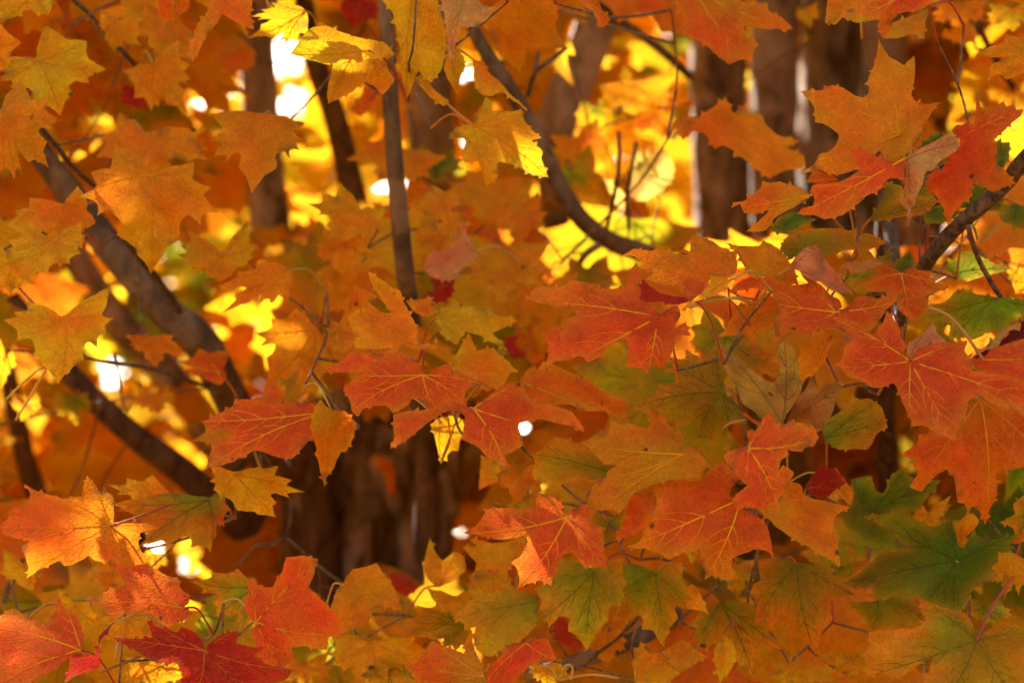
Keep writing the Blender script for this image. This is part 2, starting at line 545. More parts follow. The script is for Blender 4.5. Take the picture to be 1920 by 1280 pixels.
            for q in range(3, len(path) - 2, 2):
                for sd in (-1, 1):
                    aa = a[k] + sd * rng.uniform(.65, .95)
                    Ls = r[k] * rng.uniform(.28, .42) * (1 - .5 * q / 12)
                    p0 = path[q] + (path[min(q + 1, len(path) - 1)] - path[q]) * rng.uniform(0, .8)
                    tt = np.linspace(0, 1, 5)
                    sp_ = np.stack([p0[0] + np.cos(aa - sd * .35 * tt) * Ls * tt, p0[1] + np.sin(aa - sd * .35 * tt) * Ls * tt], 1)
                    ins = inside(P, sp_[:, 0], sp_[:, 1])
                    cut = int(np.argmin(ins)) if not ins.all() else 5
                    if cut >= 3: ridge(sp_[:cut], wi * .45, wi * .2)
    me = bpy.data.meshes.new(name)
    me.from_pydata(verts, [], faces)
    me.materials.append(M_LEAF); me.materials.append(M_VEIN)
    me.polygons.foreach_set('material_index', fm)
    me.polygons.foreach_set('use_smooth', [True] * len(faces))
    ca = me.color_attributes.new('Col', 'FLOAT_COLOR', 'POINT')
    ca.data.foreach_set('color', np.array(cols, dtype=np.float32).ravel())
    me.update()
    return me

def tube_mesh(name, path, radii, sides, mat, rough=0.0, seed=0, colr=None, lobes=0.0):
    """path of world points relative to path[0]"""
    path = [Vector(p) for p in path]
    o = path[0].copy()
    n = len(path)
    verts, faces = [], []
    up = Vector((0.31, 0.17, 0.93)).normalized()
    prev = None
    for k in range(n):
        t = (path[min(k + 1, n - 1)] - path[max(k - 1, 0)])
        t = t.normalized() if t.length > 1e-9 else Vector((0, 0, 1))
        x = (prev - t * prev.dot(t)) if prev is not None else t.cross(up)
        if x.length < 1e-6: x = t.orthogonal()
        x.normalize(); prev = x
        y = t.cross(x)
        for s in range(sides):
            an = 2 * math.pi * s / sides
            d = x * math.cos(an) + y * math.sin(an)
            rr = radii[k]
            if rough:
                q = path[k] + d * rr
                rr *= 1 + rough * noise.noise(q * 14 + Vector((seed, 0, 0))) + rough * .7 * noise.noise(Vector((q.x * 75, q.y * 75, q.z * 14))) + lobes * math.sin(an * 3 + seed)
            verts.append(path[k] - o + d * rr)
    for k in range(n - 1):
        for s in range(sides):
            b = k * sides
            faces.append((b + s, b + (s + 1) % sides, b + sides + (s + 1) % sides, b + sides + s))
    faces.append(tuple(range(sides))[::-1]); faces.append(tuple(range((n - 1) * sides, n * sides)))
    me = bpy.data.meshes.new(name)
    me.from_pydata([tuple(v) for v in verts], [], faces)
    me.materials.append(mat)
    me.polygons.foreach_set('use_smooth', [True] * len(faces))
    if colr:
        ca = me.color_attributes.new('Col', 'FLOAT_COLOR', 'POINT')
        ca.data.foreach_set('color', np.tile(np.array(tuple(colr) + (1.0,), dtype=np.float32), len(verts)))
    me.update()
    return me, o

def spline(ps, seg):
    ps = [Vector(p) for p in ps]; out = []
    for k in range(len(ps) - 1):
        p0, p1, p2, p3 = ps[max(k - 1, 0)], ps[k], ps[k + 1], ps[min(k + 2, len(ps) - 1)]
        for j in range(seg):
            t = j / seg
            out.append(0.5 * ((2 * p1) + (p2 - p0) * t + (2 * p0 - 5 * p1 + 4 * p2 - p3) * t * t + (-p0 + 3 * p1 - 3 * p2 + p3) * t ** 3))
    out.append(ps[-1])
    return out

# ------------------------------------------------------------------ setting: ground
def make_ground():
    n = 60
    verts, faces = [], []
    for iy in range(n + 1):
        for ix in range(n + 1):
            u, v = ix / n * 2 - 1, iy / n * 2 - 1
            x, y = 400 * u * abs(u) ** 1.5, 400 * v * abs(v) ** 1.5
            z = 0.06 * noise.noise(Vector((x * .4, y * .4, 0))) + 0.5 * noise.noise(Vector((x * .03, y * .03, 7))) * min(1, math.hypot(x, y) / 20)
            verts.append((x, y, z))
    for iy in range(n):
        for ix in range(n):
            b = iy * (n + 1) + ix
            faces.append((b, b + 1, b + n + 2, b + n + 1))
    me = bpy.data.meshes.new('ground')
    me.from_pydata(verts, [], faces)
    me.polygons.foreach_set('use_smooth', [True] * len(faces))
    me.materials.append(ground_material())
    return tag(link(bpy.data.objects.new('ground', me)), kind='structure')
make_ground()

# ------------------------------------------------------------------ the two maples
def tree_root(name, loc, label, group=None):
    o = bpy.data.objects.new(name, None)
    link(o); o.location = loc
    ROOTLOC[o.name] = Vector(loc)
    o.empty_display_size = 0.3
    return tag(o, label, 'tree', group)
bA = at(720, 1000, 3.1); bA.z = 0
bB = at(1560, 900, 3.7); bB.z = 0
TREE_A = tree_root('maple_tree', bA, 'maple with smooth slender limbs spreading out from low stems under amber and orange leaves')
TREE_B = tree_root('maple_tree', bB, 'maple with thick rough upright trunks behind red-orange and green leaves')
SKEL = {TREE_A.name: [], TREE_B.name: []}

def limb(root, name, tile, line, widths, mat=M_BARK, sides=14, seg=10, rough=0.05, base=None, seed=0, lobes=0.0, label=None):
    """line: 'x,y,d x,y,d ...' in tile pixels with depths, widths in photo pixels; base: world point it grows from"""
    ox, oy, k = TILE[tile]
    ps, rs = [], []
    for q, w in zip(line.split(), widths):
        x, y, d = [float(v) for v in q.split(',')]
        ps.append(at(ox + x / k, oy + y / k, d)); rs.append(w * d / FPX / 2)
    if base is not None:
        ps.append(base[0]); rs.append(base[1])
    path = spline(ps, seg)
    rad = np.interp(np.linspace(0, len(ps) - 1, len(path)), range(len(ps)), rs)
    me, o = tube_mesh(name, path, list(rad), sides, mat, rough, seed, None, lobes)
    ob = link(bpy.data.objects.new(name, me))
    ob.location = o
    under(ob, root)
    if label: ob['label'] = label
    SKEL[root.name] += path
    return ob
def foot(b, dx, dy, r, z=0.0):
    return (Vector((b.x + dx, b.y + dy, z - 0.05)), r)

# stems and limbs of the left maple
limb(TREE_A, 'limb', 'p', '20,215,2.35 100,320,2.3 200,455,2.28 300,575,2.26 375,640,2.26 430,740,2.32 520,900,2.6 600,1080,2.85', [46, 50, 58, 62, 70, 66, 64, 70], base=foot(bA, -.06, -.12, .035), seed=1)
limb(TREE_A, 'limb', 'p', '20,560,2.5 140,710,2.55 250,815,2.6 350,890,2.65 450,985,2.75 560,1090,2.9', [38, 42, 48, 54, 58, 60], base=foot(bA, -.10, -.02, .04), seed=2)
limb(TREE_A, 'limb', 'p', '60,330,3.0 140,480,3.0 220,600,3.0 330,720,3.05 420,850,3.1 560,1050,3.2', [44, 50, 58, 64, 70, 76], mat=M_ROUGH, base=foot(bA, -.04, .10, .05), seed=3)
limb(TREE_A, 'limb', 'p', '5,640,2.9 30,780,2.9 60,900,2.95 120,1030,3.0 300,1250,3.1', [30, 34, 40, 46, 50], base=foot(bA, -.16, .04, .035), seed=4)
limb(TREE_A, 'stem', 'p', '715,-120,2.0 726,60,2.0 733,200,2.02 742,330,2.04 752,440,2.06 765,555,2.1 790,760,2.3 800,950,2.6', [26, 29, 31, 33, 34, 35, 40, 46], rough=0.03, base=foot(bA, .05, -.10, .03), seed=5)
limb(TREE_A, 'limb', 'p', '850,-60,2.2 890,60,2.2 945,150,2.2 1000,240,2.22 1040,330,2.24 1090,410,2.26 1150,455,2.3 1230,490,2.36 1300,600,2.6 1380,900,3.0', [22, 26, 30, 31, 32, 34, 36, 38, 44, 52], base=foot(bB, -.18, -.12, .04), seed=6)
limb(TREE_A, 'stem', 'p', '460,-120,3.2 480,80,3.2 492,250,3.2 505,400,3.22 540,650,3.25 600,900,3.3', [60, 66, 70, 74, 80, 92], mat=M_ROUGH, base=foot(bA, -.02, .14, .07), seed=7)
limb(TREE_A, 'stem', 'p', '560,-60,2.9 590,110,2.9 625,210,2.92 655,330,2.95 690,500,3.0 710,760,3.1', [34, 40, 44, 48, 52, 60], base=foot(bA, .02, .04, .05), seed=8)
limb(TREE_A, 'stem', 'p', '800,-60,3.4 806,160,3.4 812,400,3.4 800,700,3.4 760,920,3.35', [80, 88, 92, 96, 104], mat=M_ROUGH, base=foot(bA, .08, .12, .07), seed=9)
limb(TREE_A, 'stem', 'p', '690,560,3.3 650,800,3.2 600,930,3.1 575,1010,3.05', [52, 66, 70, 76], mat=M_ROUGH, base=foot(bA, -.08, 0, .06), seed=10)
limb(TREE_A, 'stem', 'p', '640,700,3.05 690,860,3.0 705,960,2.98 720,1080,2.98', [56, 66, 76, 90], mat=M_ROUGH, base=foot(bA, .0, -.04, .06), seed=11)
limb(TREE_A, 'stem', 'p', '930,620,3.4 880,800,3.25 850,900,3.2 810,1060,3.1', [56, 70, 76, 84], mat=M_ROUGH, base=foot(bA, .08, 0, .06), seed=12)
limb(TREE_A, 'stem', 'p', '530,860,2.9 600,930,2.92 680,1010,2.95 740,1080,2.98', [56, 66, 74, 80], mat=M_ROUGH, base=foot(bA, .02, -.08, .05), seed=13)
for q_, (ln, w_) in enumerate([('545,880,2.86 590,960,2.88 640,1060,2.9', [40, 48, 54]), ('640,850,2.95 612,950,2.93 600,1060,2.92', [34, 42, 50]),
                               ('735,860,2.9 690,960,2.88 668,1080,2.88', [44, 50, 58]), ('700,860,2.84 745,950,2.86 760,1080,2.9', [30, 34, 40]),
                               ('900,830,3.0 840,930,2.98 790,1080,2.95', [48, 56, 62]), ('830,880,2.9 850,960,2.92 830,1080,2.95', [26, 30, 36])]):
    limb(TREE_A, 'stem', 'p', ln, w_, mat=M_ROUGH, sides=28, seg=16, rough=.13, base=foot(bA, -.06 + .03 * q_, -.1 + .02 * q_, .04), seed=40 + q_)
# trunks of the right maple
limb(TREE_B, 'stem', 'p', '1140,-60,3.0 1115,50,3.0 1085,130,3.0 1050,220,3.0 1040,300,3.05 1100,600,3.3 1300,900,3.5', [74, 78, 78, 76, 74, 80, 90], mat=M_ROUGH, base=foot(bB, -.2, .02, .06), seed=21)
limb(TREE_B, 'trunk', 'p', '1335,-150,3.7 1345,100,3.7 1350,300,3.7 1365,500,3.7 1400,900,3.7', [96, 104, 108, 112, 120], mat=M_ROUGH, sides=44, seg=26, rough=.13, base=foot(bB, -.16, .06, .075), seed=22, lobes=.05)
limb(TREE_B, 'trunk', 'p', '1458,-150,3.5 1456,80,3.5 1450,220,3.5 1452,400,3.5 1470,700,3.55', [90, 92, 90, 88, 96], mat=M_ROUGH, sides=44, seg=26, rough=.13, base=foot(bB, -.08, -.08, .06), seed=23)
limb(TREE_B, 'trunk', 'p', '1560,-150,3.75 1565,80,3.75 1562,260,3.75 1560,450,3.75 1570,800,3.75', [126, 132, 136, 140, 150], mat=M_ROUGH, sides=44, seg=26, rough=.13, base=foot(bB, 0, 0, .1), seed=24, lobes=.04)
limb(TREE_B, 'trunk', 'p', '1672,-150,3.6 1662,60,3.6 1655,220,3.6 1650,420,3.6 1650,700,3.65 1640,900,3.7', [78, 82, 84, 86, 92, 100], mat=M_ROUGH, sides=44, seg=26, rough=.13, base=foot(bB, .07, -.06, .06), seed=25)
limb(TREE_B, 'trunk', 'p', '1765,-150,3.9 1752,100,3.9 1735,300,3.9 1720,500,3.9 1690,900,3.85', [70, 76, 80, 84, 92], mat=M_ROUGH, sides=44, seg=26, rough=.13, base=foot(bB, .12, .08, .06), seed=26)
limb(TREE_B, 'trunk', 'p', '1905,-150,4.1 1890,200,4.1 1880,500,4.1 1850,900,4.1', [60, 66, 70, 80], mat=M_ROUGH, sides=44, seg=26, rough=.13, base=foot(bB, .2, .16, .06), seed=27)
limb(TREE_B, 'limb', 'p', '2150,80,1.62 2020,200,1.64 1920,300,1.68 1880,350,1.70 1790,430,1.72 1730,505,1.76 1690,600,1.9 1660,760,2.4', [30, 30, 30, 30, 29, 28, 28, 34], mat=M_TWIG, rough=0.05, base=foot(bB, .04, -.14, .02), seed=28)
limb(TREE_B, 'limb', 'p', '2080,190,1.72 1960,285,1.71 1900,330,1.71 1875,355,1.705', [16, 18, 20, 22], mat=M_TWIG, seed=29)
limb(TREE_B, 'limb', 'p', '990,1265,1.9 1080,1240,1.88 1150,1215,1.88 1215,1185,1.9 1300,1130,2.1 1400,1040,2.5', [26, 30, 32, 34, 34, 34], base=foot(bB, -.12, -.16, .025), seed=30)
limb(TREE_B, 'limb', 'n', '470,380,2.3 500,230,2.28 560,140,2.27 660,70,2.27', [9, 11, 13, 14], seed=31)
# fine twigs that show in the gaps
for rt, t, line, w in [
    (TREE_A, 'a', '380,-30,1.95 500,80,1.96 620,220,1.97 700,300,1.98 800,420,2.05', 9),
    (TREE_A, 'a', '1500,-40,2.0 1600,90,2.0 1735,205,2.0 1900,330,2.02 2140,520,2.03', 12),
    (TREE_A, 'a', '230,720,1.9 330,840,1.95 430,960,2.0 600,1100,2.15', 10),
    (TREE_A, 'd', '690,30,2.0 760,140,2.05 870,270,2.1 960,390,2.15 1010,470,2.2', 15),
    (TREE_A, 'd', '440,715,2.1 620,760,2.1 820,785,2.12 1010,840,2.15 1190,900,2.3', 8),
    (TREE_A, 'd', '640,700,2.15 670,850,2.15 690,990,2.2', 5),
    (TREE_A, 'b', '1270,265,2.2 1180,340,2.2 1090,410,2.2 1050,540,2.22', 9),
    (TREE_A, 'b', '1110,290,2.2 1090,390,2.2 1060,500,2.22', 8),
    (TREE_A, 'b', '1560,740,2.25 1560,950,2.25 1530,1120,2.27 1490,1290,2.3', 8),
    (TREE_A, 'b', '1660,800,2.25 1620,1020,2.25 1605,1120,2.27 1620,1290,2.3', 8),
    (TREE_A, 'b', '560,-40,1.9 570,60,1.9 580,160,1.9', 5),
    (TREE_A, 'b', '420,-40,1.7 415,120,1.7 400,280,1.7 380,350,1.7', 4),
    (TREE_B, 'b', '1440,20,2.6 1600,140,2.6 1740,240,2.6 1860,340,2.6 1960,430,2.65', 16),
    (TREE_B, 'k', '1570,-60,1.7 1590,20,1.7 1640,160,1.71 1700,270,1.72 1740,335,1.72 1800,420,1.8', 10),
    (TREE_B, 'c', '1620,60,2.3 1680,180,2.3 1740,300,2.35 1860,500,2.4', 12),
    (TREE_B, 'h', '1340,1200,1.85 1440,1110,1.83 1560,1020,1.82 1690,890,1.8', 7),
    (TREE_A, 'g', '20,830,2.0 60,700,2.0 130,580,2.0', 10),
    (TREE_A, 'g', '1440,500,2.1 1560,490,2.1 1620,420,2.1 1640,260,2.1', 7),
    (TREE_B, 'k', '780,945,1.75 850,930,1.75 950,915,1.75', 4)]:
    limb(rt, 'twig', t, line, [w] * len(line.split()), mat=M_TWIG, sides=7, seg=6, rough=0.12, seed=len(SKEL[rt.name]))

# ------------------------------------------------------------------ traced leaves: tile, depth, palette, hub, outline [, options]
T = []
def L(tile, d, pal, hub, outline, **kw): T.append((tile, d, pal, hub, outline, kw))
# front right cluster
L('j', 1.60, 'R', '1100,690', '1100,700 1045,690 1020,655 1040,620 1060,590 1095,560 1050,510 985,450 870,510 840,550 800,575 620,568 520,590 425,605 500,625 530,660 540,710 525,770 480,830 450,870 460,890 425,975 390,1000 320,1025 400,1022 470,1025 560,1060 620,1098 650,1075 720,1050 790,1040 850,1005 830,1040 840,1100 860,1180 855,1235 900,1205 980,1225 1010,1225 1095,1220 1050,1175 1030,1120 1045,1085 1120,1055 1200,1030 1260,1035 1300,1065 1315,1092 1305,1010 1290,940 1275,870 1200,790 1120,755', label='large red-orange leaf with yellow veins and a yellow pointed tip')
L('j', 1.55, 'R', '1150,355', '1165,330 1140,270 1145,235 1185,245 1230,190 1270,125 1310,120 1330,160 1330,190 1400,190 1450,160 1465,185 1530,185 1580,205 1600,240 1620,280 1600,310 1580,345 1530,350 1510,380 1460,375 1410,370 1420,400 1380,425 1360,460 1350,510 1380,465 1430,500 1455,525 1440,545 1420,600 1390,650 1350,695 1355,770 1330,770 1280,760 1220,765 1150,745 1120,745 1075,775 1060,740 1040,690 1070,660 1120,620 1140,600 1100,570 1060,520 1000,450 985,400 1060,360', gmix=.05)
L('j', 1.63, 'OR', '715,395', '700,380 655,385 720,350 715,280 690,230 650,240 610,190 560,130 500,85 490,110 480,180 505,185 470,212 430,215 370,195 300,175 230,150 230,200 220,235 130,255 80,300 20,320 80,350 110,390 160,430 185,462 260,460 265,475 210,510 205,545 150,565 60,575 150,580 110,610 95,660 75,700 100,740 120,770 65,850 110,820 140,765 200,765 260,770 290,792 330,740 360,680 420,640 500,600 620,570 700,565 790,560 830,520 860,480 870,430 830,400 800,340 740,350', gmix=.15)
L('j', 1.66, 'OR', '1200,745', '1230,750 1340,745 1380,640 1430,580 1500,600 1520,660 1580,690 1700,715 1735,725 1830,748 1750,790 1720,830 1725,890 1750,930 1770,970 1755,975 1745,1010 1755,1060 1762,1130 1748,1148 1720,1105 1640,1070 1550,1010 1480,980 1400,925 1340,885 1290,830 1220,790')
L('j', 1.68, 'OR', '540,640', '250,980 300,880 330,800 345,730 400,660 530,640 540,740 480,830 440,900 350,940')
L('k', 1.555, 'R', '1215,785', '1190,780 1170,740 1190,690 1160,640 1150,590 1120,540 1075,470 1060,480 1050,530 990,610 960,615 900,565 860,540 770,510 725,515 790,545 815,600 810,660 800,740 780,780 725,825 800,850 830,880 920,910 970,945 1040,945 1110,920 1130,950 1160,1030 1190,1090 1220,1150 1215,1190 1300,1185 1360,1220 1430,1250 1500,1285 1500,1225 1540,1180 1560,1100 1570,1030 1650,1000 1720,1050 1800,1070 1870,1100 1918,1120 2020,1130 2060,1080 2000,950 1918,900 1800,870 1700,860 1650,845 1600,845 1580,760 1550,720 1570,655 1480,665 1400,670 1330,685 1270,700 1230,740 1220,770', label='broad red leaf with a burnt dark seam beside its stalk')
L('k', 1.63, 'R', '1670,775', '1680,750 1730,700 1800,680 1918,645 2050,640 2120,760 2040,900 1918,910 1800,880 1650,850 1580,770 1620,770')
L('k', 1.61, 'R', '750,480', '760,470 790,450 770,400 720,380 680,330 640,300 590,270 525,225 545,260 580,300 520,310 430,300 320,265 200,270 130,310 75,365 160,345 260,330 330,355 400,400 370,410 395,440 380,480 370,560 375,680 420,630 470,585 520,600 560,620 640,590 720,575 780,590 820,610 880,590 960,605 1030,520 1060,470 1110,430 1150,390 1230,385 1150,370 1080,375 1000,395 960,385 890,380 850,430 800,460')
L('k', 1.66, 'R', '1155,240', '1155,235 1100,205 1060,190 990,200 1000,240 950,275 910,310 950,345 1010,355 1060,355 1070,380 1130,420 1130,460 1180,500 1220,535 1270,510 1320,450 1330,380 1390,350 1470,330 1400,305 1360,290 1330,255 1350,225 1280,220 1200,210')
L('k', 1.64, 'O', '510,305', '65,50 130,65 270,70 300,35 380,75 440,130 470,180 500,230 520,300 470,310 400,300 320,265 220,265 180,190 130,110')
L('k', 1.66, 'O', '400,450', '5,635 60,590 110,500 145,445 130,440 230,420 330,375 390,410 390,480 365,590 320,610 280,630 235,680 190,620 120,625 60,630')
L('k', 1.615, 'B', '420,1170', '0,650 60,690 150,780 230,840 300,890 360,915 400,880 410,800 385,750 400,680 430,655 480,690 510,760 520,850 540,960 490,1050 440,1130 420,1180 300,1150 250,1100 170,1040 140,950 90,880 40,760', dead=1, label='dry brown curled leaf with two upright lobes')
L('k', 1.635, 'B', '440,1180', '600,870 640,960 760,910 800,930 760,1010 730,1100 700,1160 650,1220 560,1210 440,1190 490,1050 560,960', dead=1)
L('k', 1.62, 'P', '470,200', '470,180 520,120 560,80 630,62 660,100 690,150 720,200 770,240 800,300 850,350 855,375 800,360 760,355 700,330 660,290 620,290 540,240 530,215 490,220', dead=1, label='pale pinkish brown withered leaf hanging crumpled')
L('k', 1.65, 'A', '735,590', '745,585 720,680 690,770 640,840 560,900 535,970 515,850 530,720 570,660 640,600')
L('k', 1.62, 'P', '1210,765', '1200,760 1190,700 1250,640 1310,600 1350,540 1390,620 1440,660 1330,685 1260,705 1220,760')
L('k', 1.73, 'YG', '1750,390', '1270,535 1330,430 1420,420 1480,360 1540,330 1640,370 1750,385 1918,400 2000,450 1918,500 1800,590 1700,610 1600,650 1560,640 1450,650 1460,560 1370,550', gmix=.25)
L('k', 1.655, 'P', '1590,740', '1580,740 1680,690 1760,610 1830,570 1900,545 1895,600 1840,590 1790,640 1740,740 1700,710')
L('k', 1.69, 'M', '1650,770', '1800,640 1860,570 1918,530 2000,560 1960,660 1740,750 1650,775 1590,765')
L('k', 1.74, 'YG', '690,1260', '665,1215 720,1130 820,1070 850,990 900,1020 960,1015 1030,1060 1055,1120 1075,1195 1010,1230 960,1320 900,1330 760,1330 700,1290', gmix=.2)
L('k', 1.67, 'YG', '480,140', '400,90 440,20 560,-30 760,-40 980,0 1065,50 950,100 830,95 680,135 590,85 520,130 460,150', gmix=.2)
L('k', 1.70, 'OG', '1080,150', '870,90 900,80 960,100 1000,150 1060,120 1090,65 1095,190 1000,200 900,160')
L('k', 1.72, 'G', '1180,230', '1095,190 1160,140 1210,95 1240,150 1260,190 1200,230 1120,225')
L('k', 1.80, 'G', '1480,240', '1420,200 1500,130 1570,95 1650,130 1720,170 1840,215 1750,240 1660,260 1560,290 1480,240', label='bright green leaf catching the sun')
L('k', 1.83, 'A', '1960,300', '1820,240 1918,245 1990,290 1960,360 1870,370 1850,320')
L('k', 1.68, 'P', '760,225', '750,220 810,170 900,160 1050,170 960,210 890,240 800,215')
L('k', 1.74, 'OG', '960,260', '760,230 900,240 1000,200 1060,200 990,330 930,370 860,350 800,280')
L('p', 1.64, 'OR', '1838,748', '1838,748 1800,760 1750,800 1690,852 1715,862 1720,890 1705,912 1728,922 1750,895 1775,880 1790,900 1795,940 1835,955 1847,984 1858,950 1872,925 1868,890 1905,878 1960,860 1990,800 1930,770 1880,755')
L('i', 1.68, 'G', '1540,590', '1560,570 1600,480 1640,410 1660,450 1760,470 1870,440 1840,500 1860,560 1780,600 1720,700 1620,770 1600,830 1560,890 1500,870 1400,830 1320,780 1200,790 1080,815 1060,740 980,750 890,720 1000,650 1060,600 1120,540 1200,540 1260,520 1200,450 1130,400 1090,360 1010,340 1150,325 1220,310 1300,350 1400,400 1440,390 1510,355 1540,450', label='dark green leaf with yellowing lobe tips', gmix=-.05)
L('i', 1.76, 'G', '1070,330', '950,130 1060,110 1090,200 1130,210 1180,100 1240,80 1290,120 1450,140 1360,260 1320,310 1220,310 1010,340 1130,400 1250,520 1080,520 1000,480 920,400 880,320 940,260')
L('i', 1.58, 'OG', '1655,1035', '1660,1010 1600,890 1520,870 1400,830 1325,795 1350,880 1370,920 1310,970 1200,980 1045,990 1050,1060 1020,1110 1050,1170 1030,1240 1120,1220 1220,1260 1300,1190 1400,1130 1390,1200 1340,1280 1450,1420 1600,1400 1900,1380 2000,1250 1980,1000 1940,970 1820,940 1760,960', gmix=.05, label='big orange leaf with green along its veins and a red stalk')
L('i', 1.72, 'YG', '1100,800', '930,820 1080,815 1310,740 1370,910 1310,970 1200,975 1060,980 1000,900', gmix=.3)
L('i', 1.78, 'OG', '820,650', '920,490 990,560 1060,600 960,660 900,710 810,640 890,590')
L('i', 1.67, 'D', '690,185', '680,180 770,60 850,70 920,150 850,200 800,240 730,220')
L('i', 1.70, 'O', '860,140', '860,60 930,160 960,200 950,280 900,240 850,240 810,200')
L('i', 1.70, 'A', '1600,320', '1540,400 1600,320 1640,330 1670,370 1640,410 1590,460 1560,525 1545,450')
L('i', 1.70, 'OG', '1990,330', '1920,220 1860,270 1870,330 1780,375 1850,400 1870,440 1840,495 1920,480 2000,400 1990,250')
L('i', 1.70, 'A', '230,1000', '240,1005 290,1070 300,1150 260,1220 210,1275 180,1180 175,1090')
L('i', 1.82, 'G', '420,720', '360,600 430,580 490,620 470,690 400,725 360,670')
L('i', 1.74, 'A', '20,640', '0,690 80,740 150,890 100,870 20,860 -60,830 -80,730')
L('i', 1.66, 'O', '-60,1090', '0,1030 60,1080 145,1130 80,1160 20,1200 -60,1180 -120,1100')
L('l', 1.60, 'O', '1115,660', '1270,640 1265,605 1310,550 1330,510 1385,450 1300,465 1215,440 1195,400 1215,320 1220,220 1215,150 1150,215 1110,190 1045,150 1010,90 985,45 975,130 955,220 920,290 915,400 880,425 820,400 760,360 690,340 610,375 480,380 530,430 570,490 575,580 650,600 720,650 725,690 700,740 650,775 600,790 570,850 470,920 600,890 720,920 800,900 900,860 1090,840 1140,810 1230,720', label='orange leaf speckled with brown holes standing upright')
L('l', 1.57, 'R', '1150,815', '1150,815 1080,835 950,790 815,745 830,830 870,885 740,960 560,985 540,1030 570,1060 560,1120 500,1130 460,1170 580,1180 640,1205 750,1180 860,1100 900,1060 1000,1010 1040,950 1100,940 1140,960 1150,900')
L('l', 1.60, 'OR', '560,1045', '545,1040 480,1000 350,960 290,970 235,955 230,1000 110,1090 95,1090 50,1095 38,1132 95,1105 120,1165 200,1170 285,1145 240,1190 130,1285 250,1280 340,1180 450,1120 540,1070')
L('l', 1.61, 'R', '720,950', '520,965 590,850 620,880 680,890 715,900 735,965 640,985')
L('l', 1.555, 'P', '1175,810', '1170,805 1250,750 1350,700 1450,650 1450,620 1490,690 1510,710 1490,760 1440,790 1380,830 1340,880 1280,910 1270,980 1230,1050 1215,1115 1160,1140 1125,1090 1150,1000 1160,900', label='pale pink underside of a folded leaf')
L('l', 1.60, 'R', '1470,700', '1450,640 1480,600 1600,590 1610,500 1615,410 1640,480 1710,520 1750,470 1790,440 1810,480 1860,470 1870,500 1918,495 1900,540 1860,570 1800,630 1730,690 1750,760 1750,850 1800,890 1868,975 1790,1000 1720,1030 1650,990 1590,970 1590,1050 1500,1130 1460,1180 1430,1250 1400,1130 1350,1050 1280,1010 1310,920 1400,870 1440,800 1510,730 1500,680')
L('l', 1.68, 'G', '1240,750', '1240,750 1320,660 1420,640 1430,690 1340,730')
L('l', 1.70, 'G', '1760,860', '1720,700 1830,710 1830,800 1790,875 1745,850')
L('l', 1.72, 'G', '1560,1130', '1590,970 1650,990 1720,1030 1790,1080 1780,1150 1650,1150 1550,1130 1500,1130')
L('l', 1.68, 'G', '1300,920', '1280,910 1330,930 1310,1000 1350,1060 1260,1060 1230,1060')
L('l', 1.66, 'YG', '930,1200', '1030,960 1130,990 1150,1040 1120,1090 1200,1060 1330,1060 1370,1090 1260,1180 1120,1190 980,1220 920,1200 1000,1090', gmix=.2)
L('l', 1.69, 'G', '460,1180', '290,1285 340,1190 450,1160 590,1200 480,1260 400,1300')
L('l', 1.72, 'G', '1330,1150', '1270,1140 1400,1110 1500,1130 1480,1200 1380,1230 1280,1230')
L('l', 1.82, 'G', '1880,1110', '1760,1100 1918,1120 2000,1160 1918,1270 1800,1230 1760,1180')
L('c', 1.95, 'O', '40,690', '80,660 160,610 240,545 290,640 355,575 370,640 450,650 470,700 540,760 660,790 590,830 680,870 690,945 580,960 490,1005 420,960 350,900 230,820 180,840 120,750 60,740 0,790 -60,700 0,650')
L('c', 1.85, 'OR', '60,-60', '-60,0 0,100 0,200 80,230 150,270 200,320 260,365 340,335 390,355 400,290 430,250 360,200 340,150 470,165 630,170 560,100 480,60 480,20 350,15 250,-40 100,-120 -30,-80')
L('c', 1.60, 'R', '1300,-60', '865,130 880,90 960,40 1060,10 1100,-60 1400,-60 1420,0 1350,50 1220,80 1180,120 1160,180 1125,215 1095,150 1110,110 1080,110 960,70 900,100', label='pinkish red leaf seen edge-on along its drooping lobes')
L('c', 1.68, 'O', '960,-60', '800,130 860,140 900,100 980,130 1080,110 1140,-20 1000,-80 820,-40')
L('c', 1.66, 'OG', '1400,30', '1130,220 1180,130 1280,90 1390,40 1365,130 1360,225 1290,190 1220,215')
L('c', 1.70, 'O', '2010,320', '1645,305 1740,260 1810,245 1815,195 1880,210 1960,220 2040,300 2000,400 1910,410 1870,430 1820,450 1790,420 1740,430 1720,480 1725,400 1730,370 1800,340 1840,315 1760,325 1700,310')
L('c', 2.10, 'O', '1600,140', '1440,200 1530,150 1570,110 1620,130 1660,190 1640,230 1560,250 1500,225')
# middle
L('n', 1.57, 'R', '1095,615', '1110,600 1160,560 1200,535 1240,525 1265,600 1230,660 1210,700 1240,690 1300,650 1340,760 1270,755 1215,775 1220,830 1190,900 1170,960 1130,1000 1060,980 1030,970 1015,1045 970,1000 910,990 850,990 865,930 870,850 860,780 830,770 760,800 690,870 650,920 570,955 545,930 500,910 440,940 355,945 290,970 252,1035 255,970 275,900 270,820 225,740 280,700 345,690 375,720 400,740 370,680 390,640 480,605 470,560 380,550 260,520 190,510 130,485 75,515 140,440 190,385 270,390 400,380 430,340 520,350 620,370 700,410 780,400 860,380 870,340 890,270 935,205 950,260 980,300 950,330 975,390 985,430 960,490 1010,510 1060,540', label='jagged red leaf with bright yellow veins before the amber foliage')
L('n', 1.55, 'D', '1370,480', '960,490 975,330 1020,370 1100,430 1200,460 1300,470 1370,480 1300,510 1200,525 1100,500 1030,510')
